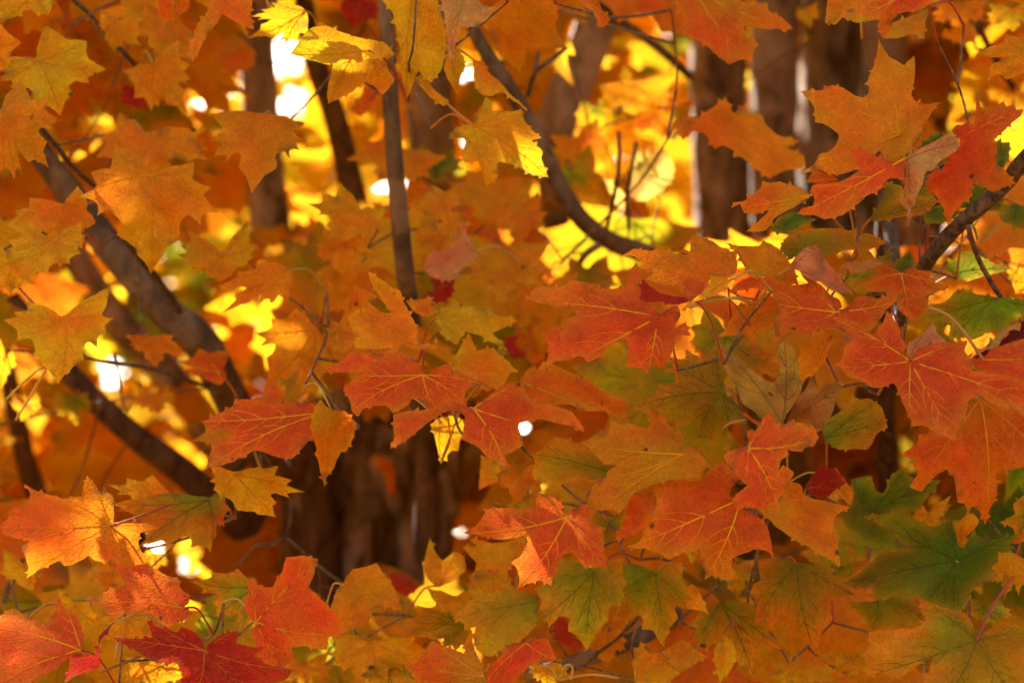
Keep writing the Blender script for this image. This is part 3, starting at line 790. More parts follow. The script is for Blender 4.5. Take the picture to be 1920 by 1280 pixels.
L('n', 1.54, 'A', '1650,330', '1265,580 1300,530 1370,480 1430,430 1480,370 1490,310 1560,315 1600,310 1640,320 1665,290 1675,355 1620,400 1550,440 1480,470 1400,490 1340,530')
L('n', 1.64, 'O', '1590,290', '830,155 910,105 1000,115 1130,115 1250,140 1350,160 1370,110 1360,0 1430,20 1510,50 1560,90 1630,110 1640,140 1690,200 1680,270 1660,320 1560,315 1490,330 1400,450 1300,390 1270,395 1190,385 1100,370 1000,330 1060,290 1110,290 1050,280 960,245 970,190 900,160')
L('n', 1.60, 'R', '1450,470', '1260,430 1300,330 1330,305 1400,330 1480,370 1440,440 1390,470')
L('m', 1.66, 'R', '615,585', '640,590 700,540 750,520 785,520 790,565 870,585 960,620 1040,660 960,650 900,660 870,700 880,770 780,745 640,790 610,740 590,725 560,720 530,765 470,800 435,810 410,775 330,770 260,790 230,835 190,800 180,740 140,680 140,660 190,620 260,575 280,560 200,570 100,570 15,572 60,530 110,510 150,470 170,450 280,455 370,465 430,420 440,400 500,440 560,500 610,560')
L('m', 1.63, 'R', '920,785', '920,780 1000,720 1090,650 1180,625 1220,660 1245,720 1300,760 1400,770 1500,800 1530,830 1560,860 1592,935 1500,890 1400,870 1330,850 1200,870 1190,900 1220,1000 1190,1030 1110,1065 1115,1155 1060,1100 1010,1085 950,1020 850,970 860,910 870,840 830,800 740,810 650,870 600,910 540,960 480,1000 418,1028 450,950 440,910 440,820 530,800 640,790 780,740 880,770')
L('m', 1.70, 'OR', '1240,640', '1200,620 1250,550 1290,530 1300,560 1340,500 1400,520 1500,570 1610,610 1680,670 1740,710 1852,750 1840,800 1845,860 1780,830 1700,800 1600,800 1480,760 1380,770 1300,760 1245,720 1220,660')
L('m', 1.75, 'O', '960,640', '790,560 800,490 850,400 895,330 915,380 940,440 1040,420 1070,460 1130,500 1150,530 1200,570 1140,570 1110,630 1000,690 940,640 870,600')
L('m', 1.72, 'O', '640,430', '640,430 560,430 500,400 430,420 330,430 210,425 200,330 180,270 200,220 270,200 290,140 340,190 380,215 430,210 370,140 300,20 290,-40 350,0 430,60 480,80 510,160 560,250 590,330 600,400 690,400 690,300 700,430')
L('m', 1.68, 'OR', '60,770', '0,730 50,780 100,800 150,800 220,870 200,960 160,1045 125,1045 80,1150 40,1200 28,1265 0,1160 -30,1000 -60,900 -40,800')
L('d', 1.68, 'R', '1830,1035', '1840,1030 1780,985 1680,985 1580,985 1600,950 1560,880 1500,835 1490,900 1470,950 1400,965 1320,960 1310,1000 1220,1050 1130,1090 1170,1130 1240,1130 1300,1140 1290,1170 1220,1190 1180,1190 1190,1230 1175,1290 1160,1352 1300,1320 1440,1250 1560,1290 1640,1300 1700,1240 1780,1150 1830,1060')
L('m', 1.69, 'OG', '1760,1175', '1265,1060 1330,1030 1380,960 1450,960 1560,1000 1640,1060 1740,1120 1770,1150 1700,1200 1600,1210 1500,1220 1400,1240 1300,1220 1275,1170 1290,1110', gmix=.1)
L('m', 1.78, 'A', '720,860', '660,880 720,840 800,830 870,860 880,920 840,980 830,1040 790,1040 725,1115 710,1050 690,960')
L('m', 1.85, 'A', '1010,1060', '965,1060 1010,1085 1100,1100 1120,1180 1060,1230 1000,1250 950,1275 960,1180')
# e tile
L('e', 1.95, 'P', '740,130', '640,0 620,100 560,135 510,115 470,190 475,250 520,280 610,305 660,250 770,160 720,60 700,0 690,-30', label='dull brownish pink leaf hanging above a dark red one')
L('e', 2.00, 'D', '640,300', '500,270 520,350 440,390 520,440 620,390 640,290 560,290')
L('e', 1.85, 'A', '545,500', '540,470 600,440 630,395 690,440 800,450 870,490 1000,520 920,560 850,590 940,695 860,650 760,600 700,580 650,660 560,600 530,540')
L('e', 2.05, 'D', '950,700', '910,620 1000,600 980,660 1050,720 960,740 930,690')
L('e', 1.80, 'OR', '500,420', '360,410 440,400 520,388 500,430 540,470 480,500 420,480')
# a / b tiles
L('a', 1.75, 'O', '1300,-60', '1420,0 1410,90 1430,165 1370,150 1320,120 1250,80 1230,120 1170,190 1120,290 1085,352 1055,280 1090,200 1110,140 1170,60 1190,0 1300,-70')
L('a', 1.76, 'OR', '980,-60', '880,50 920,110 970,130 1010,80 1060,60 1070,0 980,-70 870,-40')
L('a', 1.80, 'A', '200,-50', '-30,20 0,130 60,110 150,60 270,90 300,20 290,-40 0,-60')
L('a', 1.78, 'O', '-60,250', '0,130 40,180 120,240 60,300 50,370 0,400 -80,380 -80,100')
L('p', 1.70, 'A', '692,95', '543,102 560,80 580,55 610,48 640,60 680,72 720,80 738,100 690,115 640,112 620,122 600,118', label='sunlit golden leaf glowing almost white')
L('b', 1.73, 'A', '125,235', '125,235 250,250 310,305 270,330 260,380 300,450 270,495 235,535 190,490 130,460 60,520 0,550 -75,585 -80,520 -60,430 -40,300 0,240')
L('b', 1.72, 'A', '400,-60', '230,0 290,80 310,180 330,300 300,370 340,430 370,558 400,480 430,400 500,470 560,400 580,330 590,200 570,100 540,0 400,-60')
L('b', 1.68, 'P', '700,-40', '560,0 580,100 590,180 600,280 615,352 640,260 680,150 760,150 830,100 860,50 910,8 840,40 760,0 700,-40', label='pale brown-pink leaf with a long hanging tip')
L('b', 1.78, 'A', '740,705', '740,705 790,600 810,545 850,570 850,620 980,625 1010,610 1030,680 1080,740 1130,775 1070,790 1130,850 1125,900 1168,998 1080,990 1010,950 940,920 880,910 885,990 820,1052 790,960 770,910 690,915 685,840 700,800 690,780 600,785 640,720 690,700', label='amber leaf with a bright sun patch on one lobe')
L('b', 1.76, 'A', '400,400', '405,400 480,450 540,520 610,570 575,600 500,550 440,480')
L('b', 1.75, 'A', '740,330', '740,340 800,350 840,420 900,470 950,530 1010,580 1052,628 960,560 900,520 840,540 790,535 750,480')
L('b', 1.80, 'A', '600,330', '590,250 640,260 690,320 700,380 670,440 660,540 620,480 580,400')
L('b', 1.90, 'O', '1000,-50', '790,130 830,80 870,20 950,-60 1100,-60 1200,20 1220,100 1200,140 1262,268 1180,270 1100,260 1030,250 1040,300 1010,415 960,370 930,330 870,260 820,180')
L('b', 1.70, 'OR', '1390,-40', '1330,0 1400,60 1440,110 1430,155 1470,155 1518,110 1460,40 1440,-20 1350,-40')
L('b', 2.20, 'OR', '1700,-80', '1450,0 1520,60 1560,130 1660,70 1760,100 1800,180 1920,195 2000,100 1950,-50 1500,-60')
L('b', 2.30, 'Y', '1640,1120', '1605,1050 1620,1000 1650,950 1730,870 1810,825 1870,920 1870,1000 1800,1080 1690,1135 1640,1120', label='sunlit leaf with a pale yellow glare painted into its colour')  # paler palette here and on the next two adds painted sun glare
L('b', 2.32, 'Y', '1640,960', '1640,830 1700,860 1740,820 1730,880 1660,950 1630,940')
L('b', 2.35, 'Y', '1600,1180', '1480,1000 1560,1060 1600,1100 1610,1170 1560,1180 1520,1100')
L('b', 2.30, 'D', '100,20', '0,20 60,-20 200,10 205,110 120,120 60,150 0,90')
L('b', 2.10, 'R', '190,480', '50,620 110,540 130,480 190,500 195,600 110,660')
L('b', 2.5, 'A', '1780,540', '1570,380 1640,370 1700,430 1740,400 1780,530 1680,540 1600,510')
L('a', 2.2, 'D', '700,470', '690,480 760,490 820,570 830,620 740,600 680,580')
L('a', 2.3, 'OR', '1350,210', '1180,330 1250,230 1330,210 1420,260 1440,370 1350,400 1260,420 1190,380')
# lower left
L('g', 1.68, 'OR', '625,395', '640,375 640,240 600,200 580,170 570,220 540,170 490,108 470,170 460,230 360,240 280,220 180,185 130,158 170,210 160,260 100,290 40,315 45,350 3,400 20,440 100,465 170,480 120,505 140,560 160,620 150,692 220,640 290,610 330,590 370,620 430,600 500,560 540,590 640,610 700,620 800,610 830,590 780,500 790,430 908,405 800,370 700,370', label='orange leaf crossed by a band of bright sunlight')
L('g', 1.64, 'R', '1030,855', '1030,855 1085,880 1060,910 1000,940 920,968 870,900 800,880 760,880 700,890 640,920 590,880 570,850 498,840 520,800 580,800 580,770 700,720 680,670 598,612 700,615 820,610 900,650 960,680 1000,680 1020,750 1070,780 1060,830')
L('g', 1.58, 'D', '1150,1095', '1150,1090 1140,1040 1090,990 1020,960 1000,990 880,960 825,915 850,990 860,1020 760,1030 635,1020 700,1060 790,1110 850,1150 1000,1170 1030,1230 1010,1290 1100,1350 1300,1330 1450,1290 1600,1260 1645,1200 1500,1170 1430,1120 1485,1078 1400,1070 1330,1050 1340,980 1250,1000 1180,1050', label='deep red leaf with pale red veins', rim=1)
L('g', 1.64, 'R', '1440,935', '1440,935 1400,900 1375,850 1390,770 1400,678 1440,720 1500,740 1530,740 1590,640 1610,570 1700,560 1790,580 1770,650 1740,740 1850,850 1900,900 1920,1000 1850,1020 1840,1092 1700,1070 1640,1080 1650,1130 1600,1190 1520,1180 1450,1150 1440,1060 1420,1000')
L('g', 1.66, 'R', '455,1090', '455,1080 465,970 430,900 360,850 328,778 310,870 265,940 200,920 100,870 60,860 0,900 -80,960 -40,1100 0,1200 -30,1300 100,1330 200,1260 260,1230 370,1150 420,1110')
L('g', 1.56, 'D', '640,940', '650,928 560,1050 560,1150 570,1180 500,1210 420,1240 362,1275 390,1180 400,1130 450,1110 540,1120 560,1010 600,970', label='small curled dark red leaf with a sunlit white edge')
L('h', 1.62, 'R', '1270,345', '1270,335 1230,300 1260,290 1190,230 1120,210 1088,178 1100,240 1070,290 1000,300 900,290 795,298 810,320 760,390 688,436 780,450 870,470 960,465 1050,440 1040,500 1010,560 955,605 990,640 1000,700 983,755 1050,720 1120,700 1182,733 1190,680 1220,620 1240,560 1300,540 1340,590 1375,638 1410,610 1497,642 1480,540 1470,420 1490,405 1430,390 1400,340 1400,265 1300,300')
L('h', 1.73, 'OG', '1110,825', '1110,815 1060,770 970,740 930,638 930,750 840,770 715,743 740,800 690,850 622,917 690,945 690,980 760,960 740,1020 760,1090 830,1130 900,1100 1000,1050 1100,950 1100,880', gmix=.15)
L('h', 1.75, 'A', '1010,600', '680,510 760,505 710,458 800,480 860,490 950,480 1050,440 1040,500 1010,560 955,605 960,640 850,645 780,630 750,590')
L('h', 1.85, 'A', '560,730', '500,458 530,540 570,590 630,540 690,560 700,640 620,710 540,730 480,680 470,570')
L('h', 1.75, 'O', '0,720', '20,700 60,640 150,620 200,600 250,680 300,750 342,872 270,850 180,860 150,940 60,980 0,1000 -60,900 -30,760')
L('h', 1.60, 'OR', '800,1240', '800,1240 860,1150 800,1200 770,1130 740,1060 737,972 700,1030 690,1110 640,1090 560,1060 500,1038 480,1100 420,1140 345,1172 400,1210 430,1290 600,1310 800,1300')
L('h', 1.62, 'R', '1040,1050', '1040,1045 970,1050 890,1100 910,1110 860,1160 820,1230 800,1290 900,1330 960,1290 1010,1230 1080,1170 1170,1160 1215,1150 1190,1090 1160,1030 1110,1030')
L('h', 1.66, 'O', '1650,1260', '1640,1160 1685,1038 1720,1100 1810,1110 1920,1040 2000,1090 1960,1180 1900,1230 1800,1290 1650,1300')
L('h', 1.80, 'D', '1260,920', '1190,930 1250,910 1290,980 1340,1050 1350,1100 1260,1070 1200,1020')
L('h', 1.95, 'D', '320,660', '250,650 330,660 400,690 440,740 370,790 310,760 280,700')
L('h', 2.4, 'R', '250,60', '170,0 260,20 300,80 300,200 270,220 240,120')
L('h', 1.92, 'R', '1000,640', '800,640 880,650 930,700 900,770 860,740')

# leaves given by stalk end and five lobe tips
TT = []
def LT(tile, d, pal, hub, tips, **kw): TT.append((tile, d, pal, hub, tips, kw))
LT('p', 1.72, 'YG', '1355,735', '1403,792 1335,835 1184,765 1250,668 1345,650')
LT('a', 1.74, 'O', '860,985', '650,810 455,1115 850,1540 1230,1190 1095,908', label='broad orange leaf hanging over a grey limb')
LT('a', 1.80, 'O', '1480,650', '1180,640 1195,888 1415,1092 1690,850 1720,690')
LT('a', 1.86, 'O', '810,755', '680,635 535,880 900,980 1180,900 1180,720')
LT('a', 1.80, 'A', '215,345', '250,140 605,395 340,650 60,490 -60,330')
LT('a', 1.75, 'O', '0,640', '105,448 355,672 280,948 90,1018 -150,900')
LT('a', 1.80, 'A', '355,1160', '440,1045 460,1400 200,1560 15,1265 165,1108')
LT('a', 1.92, 'A', '860,360', '690,400 850,630 1060,640 1080,450 1000,230')
LT('a', 1.80, 'A', '1720,60', '1530,10 1415,90 1395,218 1600,260 1730,200')
LT('a', 2.00, 'O', '940,120', '820,0 700,160 880,330 1080,360 1120,200')
LT('a', 1.95, 'A', '640,120', '740,60 560,150 640,300 790,260 800,100')
LT('d', 1.85, 'A', '1775,570', '1660,450 1430,600 1480,900 1700,930 1890,760', label='amber leaf with a round spot of sun')
LT('d', 1.82, 'O', '1640,240', '1480,180 1215,330 1250,480 1450,430 1620,420')
LT('d', 1.74, 'A', '360,520', '140,400 20,520 330,880 600,590 620,330', label='golden leaf spread flat beside the lower limb')
LT('d', 1.72, 'A', '300,80', '120,-20 0,150 130,270 390,200 460,-40')
LT('d', 1.78, 'A', '60,200', '-60,60 -90,260 60,380 200,330 220,160')
LT('d', 1.85, 'A', '1250,160', '1060,10 1000,150 1240,310 1420,170 1400,-40')
LT('d', 1.95, 'O', '850,620', '700,600 750,680 880,790 1020,700 980,600')
LT('d', 2.0, 'A', '30,740', '0,620 -60,760 0,930 60,820 70,690')
LT('d', 2.1, 'O', '860,950', '780,860 760,990 900,1050 1000,960 950,880')
LT('d', 2.3, 'YG', '420,960', '300,900 320,1060 430,1120 520,1020 500,920')
LT('d', 2.2, 'A', '150,1000', '60,900 70,1010 120,1090 200,1040 200,900')
LT('d', 2.0, 'R', '1240,820', '1300,700 1000,750 1010,800 1150,850 1260,790')
LT('d', 1.9, 'O', '1350,1120', '1250,1060 1080,1200 1260,1280 1420,1240 1430,1080')
LT('b', 2.2, 'O', '885,1020', '700,960 540,1100 820,1300 1080,1220 1080,1000')
LT('b', 2.2, 'O', '340,850', '250,740 30,900 200,1030 420,1020 600,880')
LT('b', 2.25, 'G', '520,900', '450,800 400,1000 560,1040 690,960 650,820')
LT('b', 1.9, 'A', '110,1190', '0,1030 -190,1150 -80,1340 170,1330 260,1170')
LT('b', 1.95, 'O', '600,1180', '680,1130 370,1150 420,1300 600,1340 740,1260')
LT('b', 2.4, 'O', '1640,480', '1420,480 1450,620 1650,660 1850,600 1900,420')
LT('b', 2.4, 'OR', '1850,640', '1650,620 1600,720 1800,780 1960,720 1980,560')
LT('b', 2.1, 'O', '1000,1200', '880,1120 860,1290 1000,1380 1150,1280 1100,1080')
LT('b', 2.3, 'OG', '1280,980', '1150,780 1180,960 1280,1180 1420,1080 1400,800')
LT('b', 2.35, 'O', '1330,780', '1160,760 1200,900 1350,1000 1480,860 1440,660')
LT('b', 2.5, 'YG', '1420,620', '1350,560 1320,700 1450,760 1550,680 1500,560')
LT('e', 2.0, 'O', '900,120', '720,30 720,300 900,450 1140,330 1180,80')
LT('e', 2.1, 'O', '1150,330', '960,300 1000,560 1120,730 1310,600 1320,250')
LT('e', 1.95, 'O', '60,330', '120,160 -120,240 -90,480 60,560 200,380')
LT('e', 1.92, 'A', '20,90', '-100,0 -150,160 20,290 170,200 150,20')
LT('e', 1.85, 'O', '80,600', '20,480 -110,560 -60,700 60,760 180,640')
LT('e', 2.2, 'OG', '1380,240', '1280,160 1250,330 1420,460 1560,330 1500,150')
LT('e', 2.1, 'A', '560,30', '480,-60 400,90 540,170 640,90 640,-60')
LT('e', 2.15, 'O', '1100,560', '960,520 960,700 1080,800 1250,730 1260,540')
LT('f', 1.76, 'OG', '240,600', '130,440 30,640 200,900 500,800 520,560')
LT('f', 1.76, 'O', '380,720', '260,640 290,880 420,900 560,840 560,660')
LT('f', 1.70, 'O', '180,180', '60,40 -60,200 60,320 240,320 310,120')
LT('g', 1.75, 'OG', '1175,245', '1250,190 1260,400 1185,548 785,500 640,260', gmix=.15)
LT('g', 1.72, 'A', '1320,105', '1180,50 1200,190 1555,345 1720,210 1560,60')
LT('g', 1.80, 'A', '960,240', '860,105 600,165 650,310 780,380 960,330')
LT('g', 1.76, 'OG', '1420,740', '1340,635 1065,705 1205,905 1350,990 1500,850')
LT('g', 1.80, 'O', '640,640', '500,560 510,710 590,770 740,720 820,600')
LT('g', 1.85, 'A', '130,620', '20,520 0,660 190,760 250,680 240,560')
LT('g', 1.8, 'A', '420,840', '340,740 330,880 470,980 560,960 520,820')
LT('g', 1.75, 'A', '720,930', '560,880 580,1050 700,1060 860,1020 860,900')
LT('g', 1.78, 'A', '900,1180', '700,1130 690,1270 850,1330 1030,1250 1030,1130')
LT('g', 2.1, 'A', '870,550', '820,530 800,600 880,650 940,620 940,550')
LT('g', 1.85, 'A', '1700,1180', '1600,1100 1600,1260 1720,1300 1860,1240 1850,1100')
LT('h', 1.70, 'OG', '1420,650', '1230,568 1050,960 1370,1102 1612,812 1582,572', gmix=.1, label='amber leaf with a green star along its veins')
LT('h', 1.72, 'OG', '1765,660', '1580,598 1508,948 1815,1078 1990,820 1915,598')
LT('h', 1.80, 'OG', '720,960', '600,780 300,940 400,1015 560,1080 740,1080')
LT('h', 1.75, 'A', '160,1050', '-80,980 -60,1180 180,1330 430,1180 430,1020')
LT('h', 1.74, 'YG', '290,1180', '200,1130 100,1240 260,1330 420,1260 400,1180')
LT('h', 1.78, 'OG', '1200,420', '1100,160 860,260 1000,420 1280,600 1420,320')
LT('h', 1.8, 'O', '1000,120', '900,0 860,150 1000,260 1130,200 1120,20')
LT('h', 1.76, 'OG', '1500,380', '1400,280 1380,470 1500,540 1600,460 1590,300')
LT('h', 1.8, 'A', '640,800', '480,740 560,880 660,930 760,860 740,740')
LT('h', 1.85, 'A', '850,680', '760,600 700,740 850,800 960,740 940,620')
LT('h', 1.78, 'A', '1150,1200', '1060,1130 1080,1250 1180,1330 1300,1240 1230,1130')
LT('h', 1.85, 'O', '1500,1000', '1380,960 1380,1090 1490,1200 1600,1090 1600,960')
LT('h', 1.8, 'OG', '1760,1140', '1700,1050 1690,1180 1790,1240 1860,1140 1830,1060')
LT('i', 1.72, 'OG', '640,605', '430,570 395,960 750,1122 975,782 872,635', gmix=.12)
LT('i', 1.75, 'OG', '210,820', '20,960 60,1100 400,1245 590,1100 440,850')
LT('i', 1.78, 'A', '660,1180', '500,1150 500,1300 680,1340 860,1260 850,1100')
LT('i', 1.80, 'A', '950,1150', '850,1090 850,1200 960,1250 1060,1200 1040,1080')
LT('i', 1.66, 'O', '1880,560', '1770,540 1735,715 1805,815 1890,790 1980,640')
LT('i', 1.78, 'YG', '1700,860', '1600,780 1620,900 1780,940 1870,910 1800,800')
LT('i', 1.80, 'A', '30,380', '-60,330 -20,480 60,640 130,520 100,380')
LT('i', 1.8, 'A', '300,620', '200,560 180,680 310,810 400,700 420,580')
LT('i', 1.74, 'A', '1380,330', '1340,270 1290,340 1420,400 1500,300 1510,220')
LT('c', 2.0, 'A', '1860,60', '1720,20 1700,120 1860,180 1960,120 1960,0')
LT('c', 2.1, 'O', '1560,30', '1400,20 1400,120 1560,170 1700,120 1720,0')
LT('c', 2.3, 'A', '680,60', '640,40 650,120 720,170 780,100 760,10')
LT('c', 2.4, 'A', '1820,500', '1720,450 1720,560 1820,620 1900,560 1900,440')

# ------------------------------------------------------------------ build the near leaves
LEAVES = []        # (hub world, radius px, hub px, depth, root, central dir world)
def facing(poly, hub, seed, pal):
    """normal of the leaf's plane: from how much the outline is squeezed, leaning up and towards the open side"""
    P = np.array(poly); c = P - P.mean(0)
    w, v = np.linalg.eigh(np.cov(c.T))
    ratio = math.sqrt(max(w[0], 1e-6) / w[1])
    ct = min(max(ratio / 0.95, 0.80), 0.98)
    th = math.acos(ct)
    ax = v[:, 0]                               # squeezed direction in the picture (x right, y down)
    d = CR * ax[0] - CU * ax[1]
    if d.z < 0 or (abs(d.z) < 0.25 and random.Random(seed).random() < .5): d = -d
    view = -(ray(*hub)).normalized()
    d = (d - view * d.dot(view)).normalized()
    return (view * math.cos(th) + d * math.sin(th)).normalized()

def place_traced(idx, tile, depth, pal, hub, outline, kw, px_poly=None):
    rng = random.Random(1000 + idx)
    hub = pts(tile, hub)[0] if isinstance(hub, str) else hub
    poly = px_poly if px_poly is not None else pts(tile, outline)
    if px_poly is None and not kw.get('dead'): poly = teeth(poly, rng)
    poly = refine(poly, 6.0, rng, 0.09)
    n = facing(poly, hub, idx, pal)
    # the plane runs through the middle of the leaf at its depth
    cx, cy = np.mean(np.array(poly), axis=0)
    Pc = at(cx, cy, depth)
    def hit(x, y):
        r_ = ray(x, y)
        t = (Pc - CL).dot(n) / r_.dot(n)
        return CL + r_ * t
    O = hit(*hub)
    u = (CR - n * CR.dot(n)).normalized(); v = n.cross(u)
    loc = []
    for (x, y) in poly:
        q = hit(x, y) - O
        loc.append((q.dot(u), q.dot(v)))
    big = max(math.hypot(*q) for q in loc)
    me = build_leaf_mesh('leaf', loc, pal, 50 + idx, spacing=0.0045 if depth < 1.8 else 0.008, curl=kw.get('curl', 1.15),
                         gmix=kw.get('gmix', 0), dead=kw.get('dead', False))
    nv = len(me.vertices)
    co = np.empty(nv * 3, np.float32); me.vertices.foreach_get('co', co); co = co.reshape(-1, 3).astype(float)
    oc = np.array([(O - CL).dot(u), (O - CL).dot(v), (O - CL).dot(n)])
    dr = np.stack([co[:, 0] + oc[0], co[:, 1] + oc[1], np.full(nv, oc[2])], 1)
    co = np.stack([co[:, 0], co[:, 1], np.zeros(nv)], 1) + dr * (co[:, 2] / oc[2])[:, None]
    me.vertices.foreach_set('co', co.astype(np.float32).ravel()); me.update()
    ob = link(bpy.data.objects.new('leaf', me))
    ob.matrix_world = Matrix(((u.x, v.x, n.x, O.x), (u.y, v.y, n.y, O.y), (u.z, v.z, n.z, O.z), (0, 0, 0, 1)))
    root = TREE_A if (hub[0] < 960) else TREE_B
    under(ob, root)
    if kw.get('label'): ob['label'] = kw['label']
    rp = max(math.hypot(x - cx, y - cy) for x, y in poly)
    mid = (hit(cx, cy) - O)
    LEAVES.append((O, rp, (cx, cy), depth, root, mid.normalized() if mid.length > 1e-6 else Vector((0, 0, -1)), ob, n))
    return big

for idx, (tile, d, pal, hub, outline, kw) in enumerate(T):
    place_traced(idx, tile, d, pal, hub, outline, kw)
for idx, (tile, d, pal, hub, tips, kw) in enumerate(TT):
    h_ = pts(tile, hub)[0]
    rng = random.Random(7000 + idx)
    place_traced(500 + idx, tile, d, pal, h_, None, kw, warp_outline(h_, pts(tile, tips), rng))
N_TRACED = len(LEAVES)

# ------------------------------------------------------------------ where the crown is open (photo pixels): trunks and sky seen through
SKY_C = [(525, 112, 26), (545, 200, 12), (365, 215, 8), (1050, 470, 12), (990, 805, 13), (350, 458, 10), (322, 520, 11), (215, 690, 15), (210, 720, 9),
         (1725, 440, 24), (840, 1015, 10), (350, 1085, 10), (10, 830, 12), (490, 716, 9), (1140, 305, 10), (140, 18, 12), (460, 12, 10), (400, 605, 10), (280, 985, 7)]
CLEAR_C = SKY_C + [(325, 520, 24), (270, 590, 26), (300, 560, 20), (235, 655, 18), (1830, 440, 22), (1195, 165, 14)]
def cap(x0, y0, x1, y1, r):
    n = max(1, int(math.hypot(x1 - x0, y1 - y0) / r))
    for k in range(n + 1):
        CLEAR_C.append((x0 + (x1 - x0) * k / n, y0 + (y1 - y0) * k / n, r))
NEAR_C = []       # open only in front of a limb or trunk at that depth
def ncap(x0, y0, x1, y1, r, d):
    n = max(1, int(math.hypot(x1 - x0, y1 - y0) / r))
    for k in range(n + 1):
        NEAR_C.append((x0 + (x1 - x0) * k / n, y0 + (y1 - y0) * k / n, r, d))
ncap(60, 260, 440, 750, 36, 2.3); ncap(130, 700, 350, 880, 28, 2.65); ncap(400, 950, 530, 1060, 26, 2.9)
ncap(733, 150, 765, 550, 16, 2.05); ncap(890, 60, 1040, 330, 17, 2.25); ncap(1040, 330, 1190, 470, 18, 2.3); ncap(1120, 50, 1040, 240, 42, 3.0)
ncap(485, 60, 500, 370, 38, 3.2); ncap(575, 130, 640, 310, 34, 2.95); ncap(810, 150, 810, 260, 44, 3.4)
for y in (60, 140, 220, 300, 380): ncap(1330, y, 1770, y, 52, 3.7)
for y in (880, 950, 1020): ncap(575, y, 880, y, 44, 3.1)
ncap(140, 470, 240, 640, 30, 3.0); ncap(10, 760, 70, 900, 24, 2.95); ncap(240, 720, 400, 760, 26, 3.0); ncap(170, 830, 300, 900, 26, 2.9)
ncap(1650, 720, 1700, 880, 30, 3.6); ncap(1460, 800, 1470, 1010, 20, 3.5)

def blocked(px, py, rp, depth):
    for (x, y, r) in CLEAR_C:
        if (px - x) ** 2 + (py - y) ** 2 < (r * .8 + rp * .6) ** 2: return True
    for (x, y, r, d) in NEAR_C:
        if depth < d and (px - x) ** 2 + (py - y) ** 2 < (r * .8 + rp * .75) ** 2: return True
    return False

# shafts of sun: gaps in the crown on the way to the sun, as (px, py, depth, radius in metres)
LIT = [(575, 78, 1.70, .018), (612, 66, 1.70, .020), (650, 120, 1.73, .016), (1008, 312, 1.78, .015), (972, 266, 1.78, .012), (545, 628, 1.85, .014),
       (1220, 320, 2.3, .05), (1195, 345, 2.3, .03), (1240, 300, 2.3, .03), (1175, 300, 2.32, .02), (1165, 360, 2.35, .02), (1195, 155, 2.5, .03), (1180, 170, 2.5, .02),
       (150, 940, 1.67, .016), (195, 1008, 1.69, .018), (20, 1215, 1.66, .018), (10, 1150, 1.66, .010), (160, 1250, 1.56, .014), (60, 912, 1.66, .010), (163, 915, 1.66, .012),
       (1805, 478, 1.80, .022), (1850, 495, 1.80, .018), (1905, 530, 1.83, .02), (490, 30, 1.8, .018), (30, 690, 2.0, .025), (45, 775, 2.2, .03),
       (185, 350, 1.74, .008), (980, 1062, 1.61, .006), (1062, 966, 1.62, .004), (880, 1215, 1.6, .006), (840, 850, 1.78, .010), (275, 1050, 1.7, .012),
       (1820, 985, 1.7, .010), (840, 1065, 1.85, .008)]
from mathutils.bvhtree import BVHTree
def snap(x, y, d):
    """the point of the nearest traced leaf under a pixel"""
    best = None
    for l in LEAVES[:N_TRACED]:
        if math.hypot(x - l[2][0], y - l[2][1]) > l[1] * 1.1 or abs(l[3] - d) > .12: continue
        M = Matrix(l[6].matrix_basis); me = l[6].data
        tr = BVHTree.FromPolygons([M @ v.co for v in me.vertices], [tuple(p.vertices) for p in me.polygons])
        h = tr.ray_cast(CL, ray(x, y).normalized())
        if h[0] is not None and (best is None or h[3] < best[1]): best = (h[0], h[3])
    return best[0] if best else at(x, y, d)
N_FRONT = len(LIT)
LITW = [(snap(x, y, d), r * (.62 if d < 1.95 else .9)) for x, y, d, r in LIT]
rs_ = random.Random(99)
while len(LITW) < 310:                      # the same loose dapple deeper in the crown, never through to the front leaves
    p_ = at(rs_.uniform(-200, 2100), rs_.uniform(-200, 1450), rs_.uniform(2.3, 6.0))
    t_ = to_px(p_ - SUN_DIR * ((to_px(p_)[2] - 1.65) / SUN_DIR.dot(CF)))
    if -120 < t_[0] < 2040 and -120 < t_[1] < 1400: continue
    LITW.append((p_, rs_.uniform(.012, .07)))
LW = np.array([tuple(p) for p, r in LITW]); LR = np.array([r for p, r in LITW])
SD = np.array(tuple(SUN_DIR))
# ------------------------------------------------------------------ shared leaf meshes for the deeper leaves
def flat_outline(rng, size):
    tips = []
    for s, k in ((-1, 0), (-1, 1), (0, 2), (1, 1), (1, 0)):
        a = s * LOBE_A[k] * rng.uniform(.9, 1.08); r = LOBE_R[k] * rng.uniform(.86, 1.1) * size
        tips.append((r * math.sin(a), r * math.cos(a)))
    return warp_outline((0, 0), tips, rng)
_o = np.array(flat_outline(random.Random(5), 1.0))
_a = np.arctan2(_o[:, 0], _o[:, 1]); _k = np.argsort(_a)
LIM_A = np.concatenate([[-math.pi], _a[_k], [math.pi]]); LIM_R = np.concatenate([[.06], np.hypot(_o[_k, 0], _o[_k, 1]), [.06]])
def shades_lit(hub, u, v, n, size):
    """does a leaf of this size (stalk end at hub, tip along v) stand in one of the shafts of sun?"""
    nn = np.array(tuple(n)); h = np.array(tuple(hub))
    q = h[None, :] - LW
    dn = float(SD @ nn)
    if abs(dn) < 1e-3: return False
    t = (q @ nn) / dn
    X = LW + t[:, None] * SD[None, :] - h
    x, y = X @ np.array(tuple(u)), X @ np.array(tuple(v))
    d = np.hypot(x, y)
    near = (t > 0.02) & (d < size * 1.15 + LR)
    if not near.any(): return False
    a = np.arctan2(x[near], y[near])
    return bool((d[near] < np.interp(a, LIM_A, LIM_R) * size + LR[near] * .9 + .009).any())

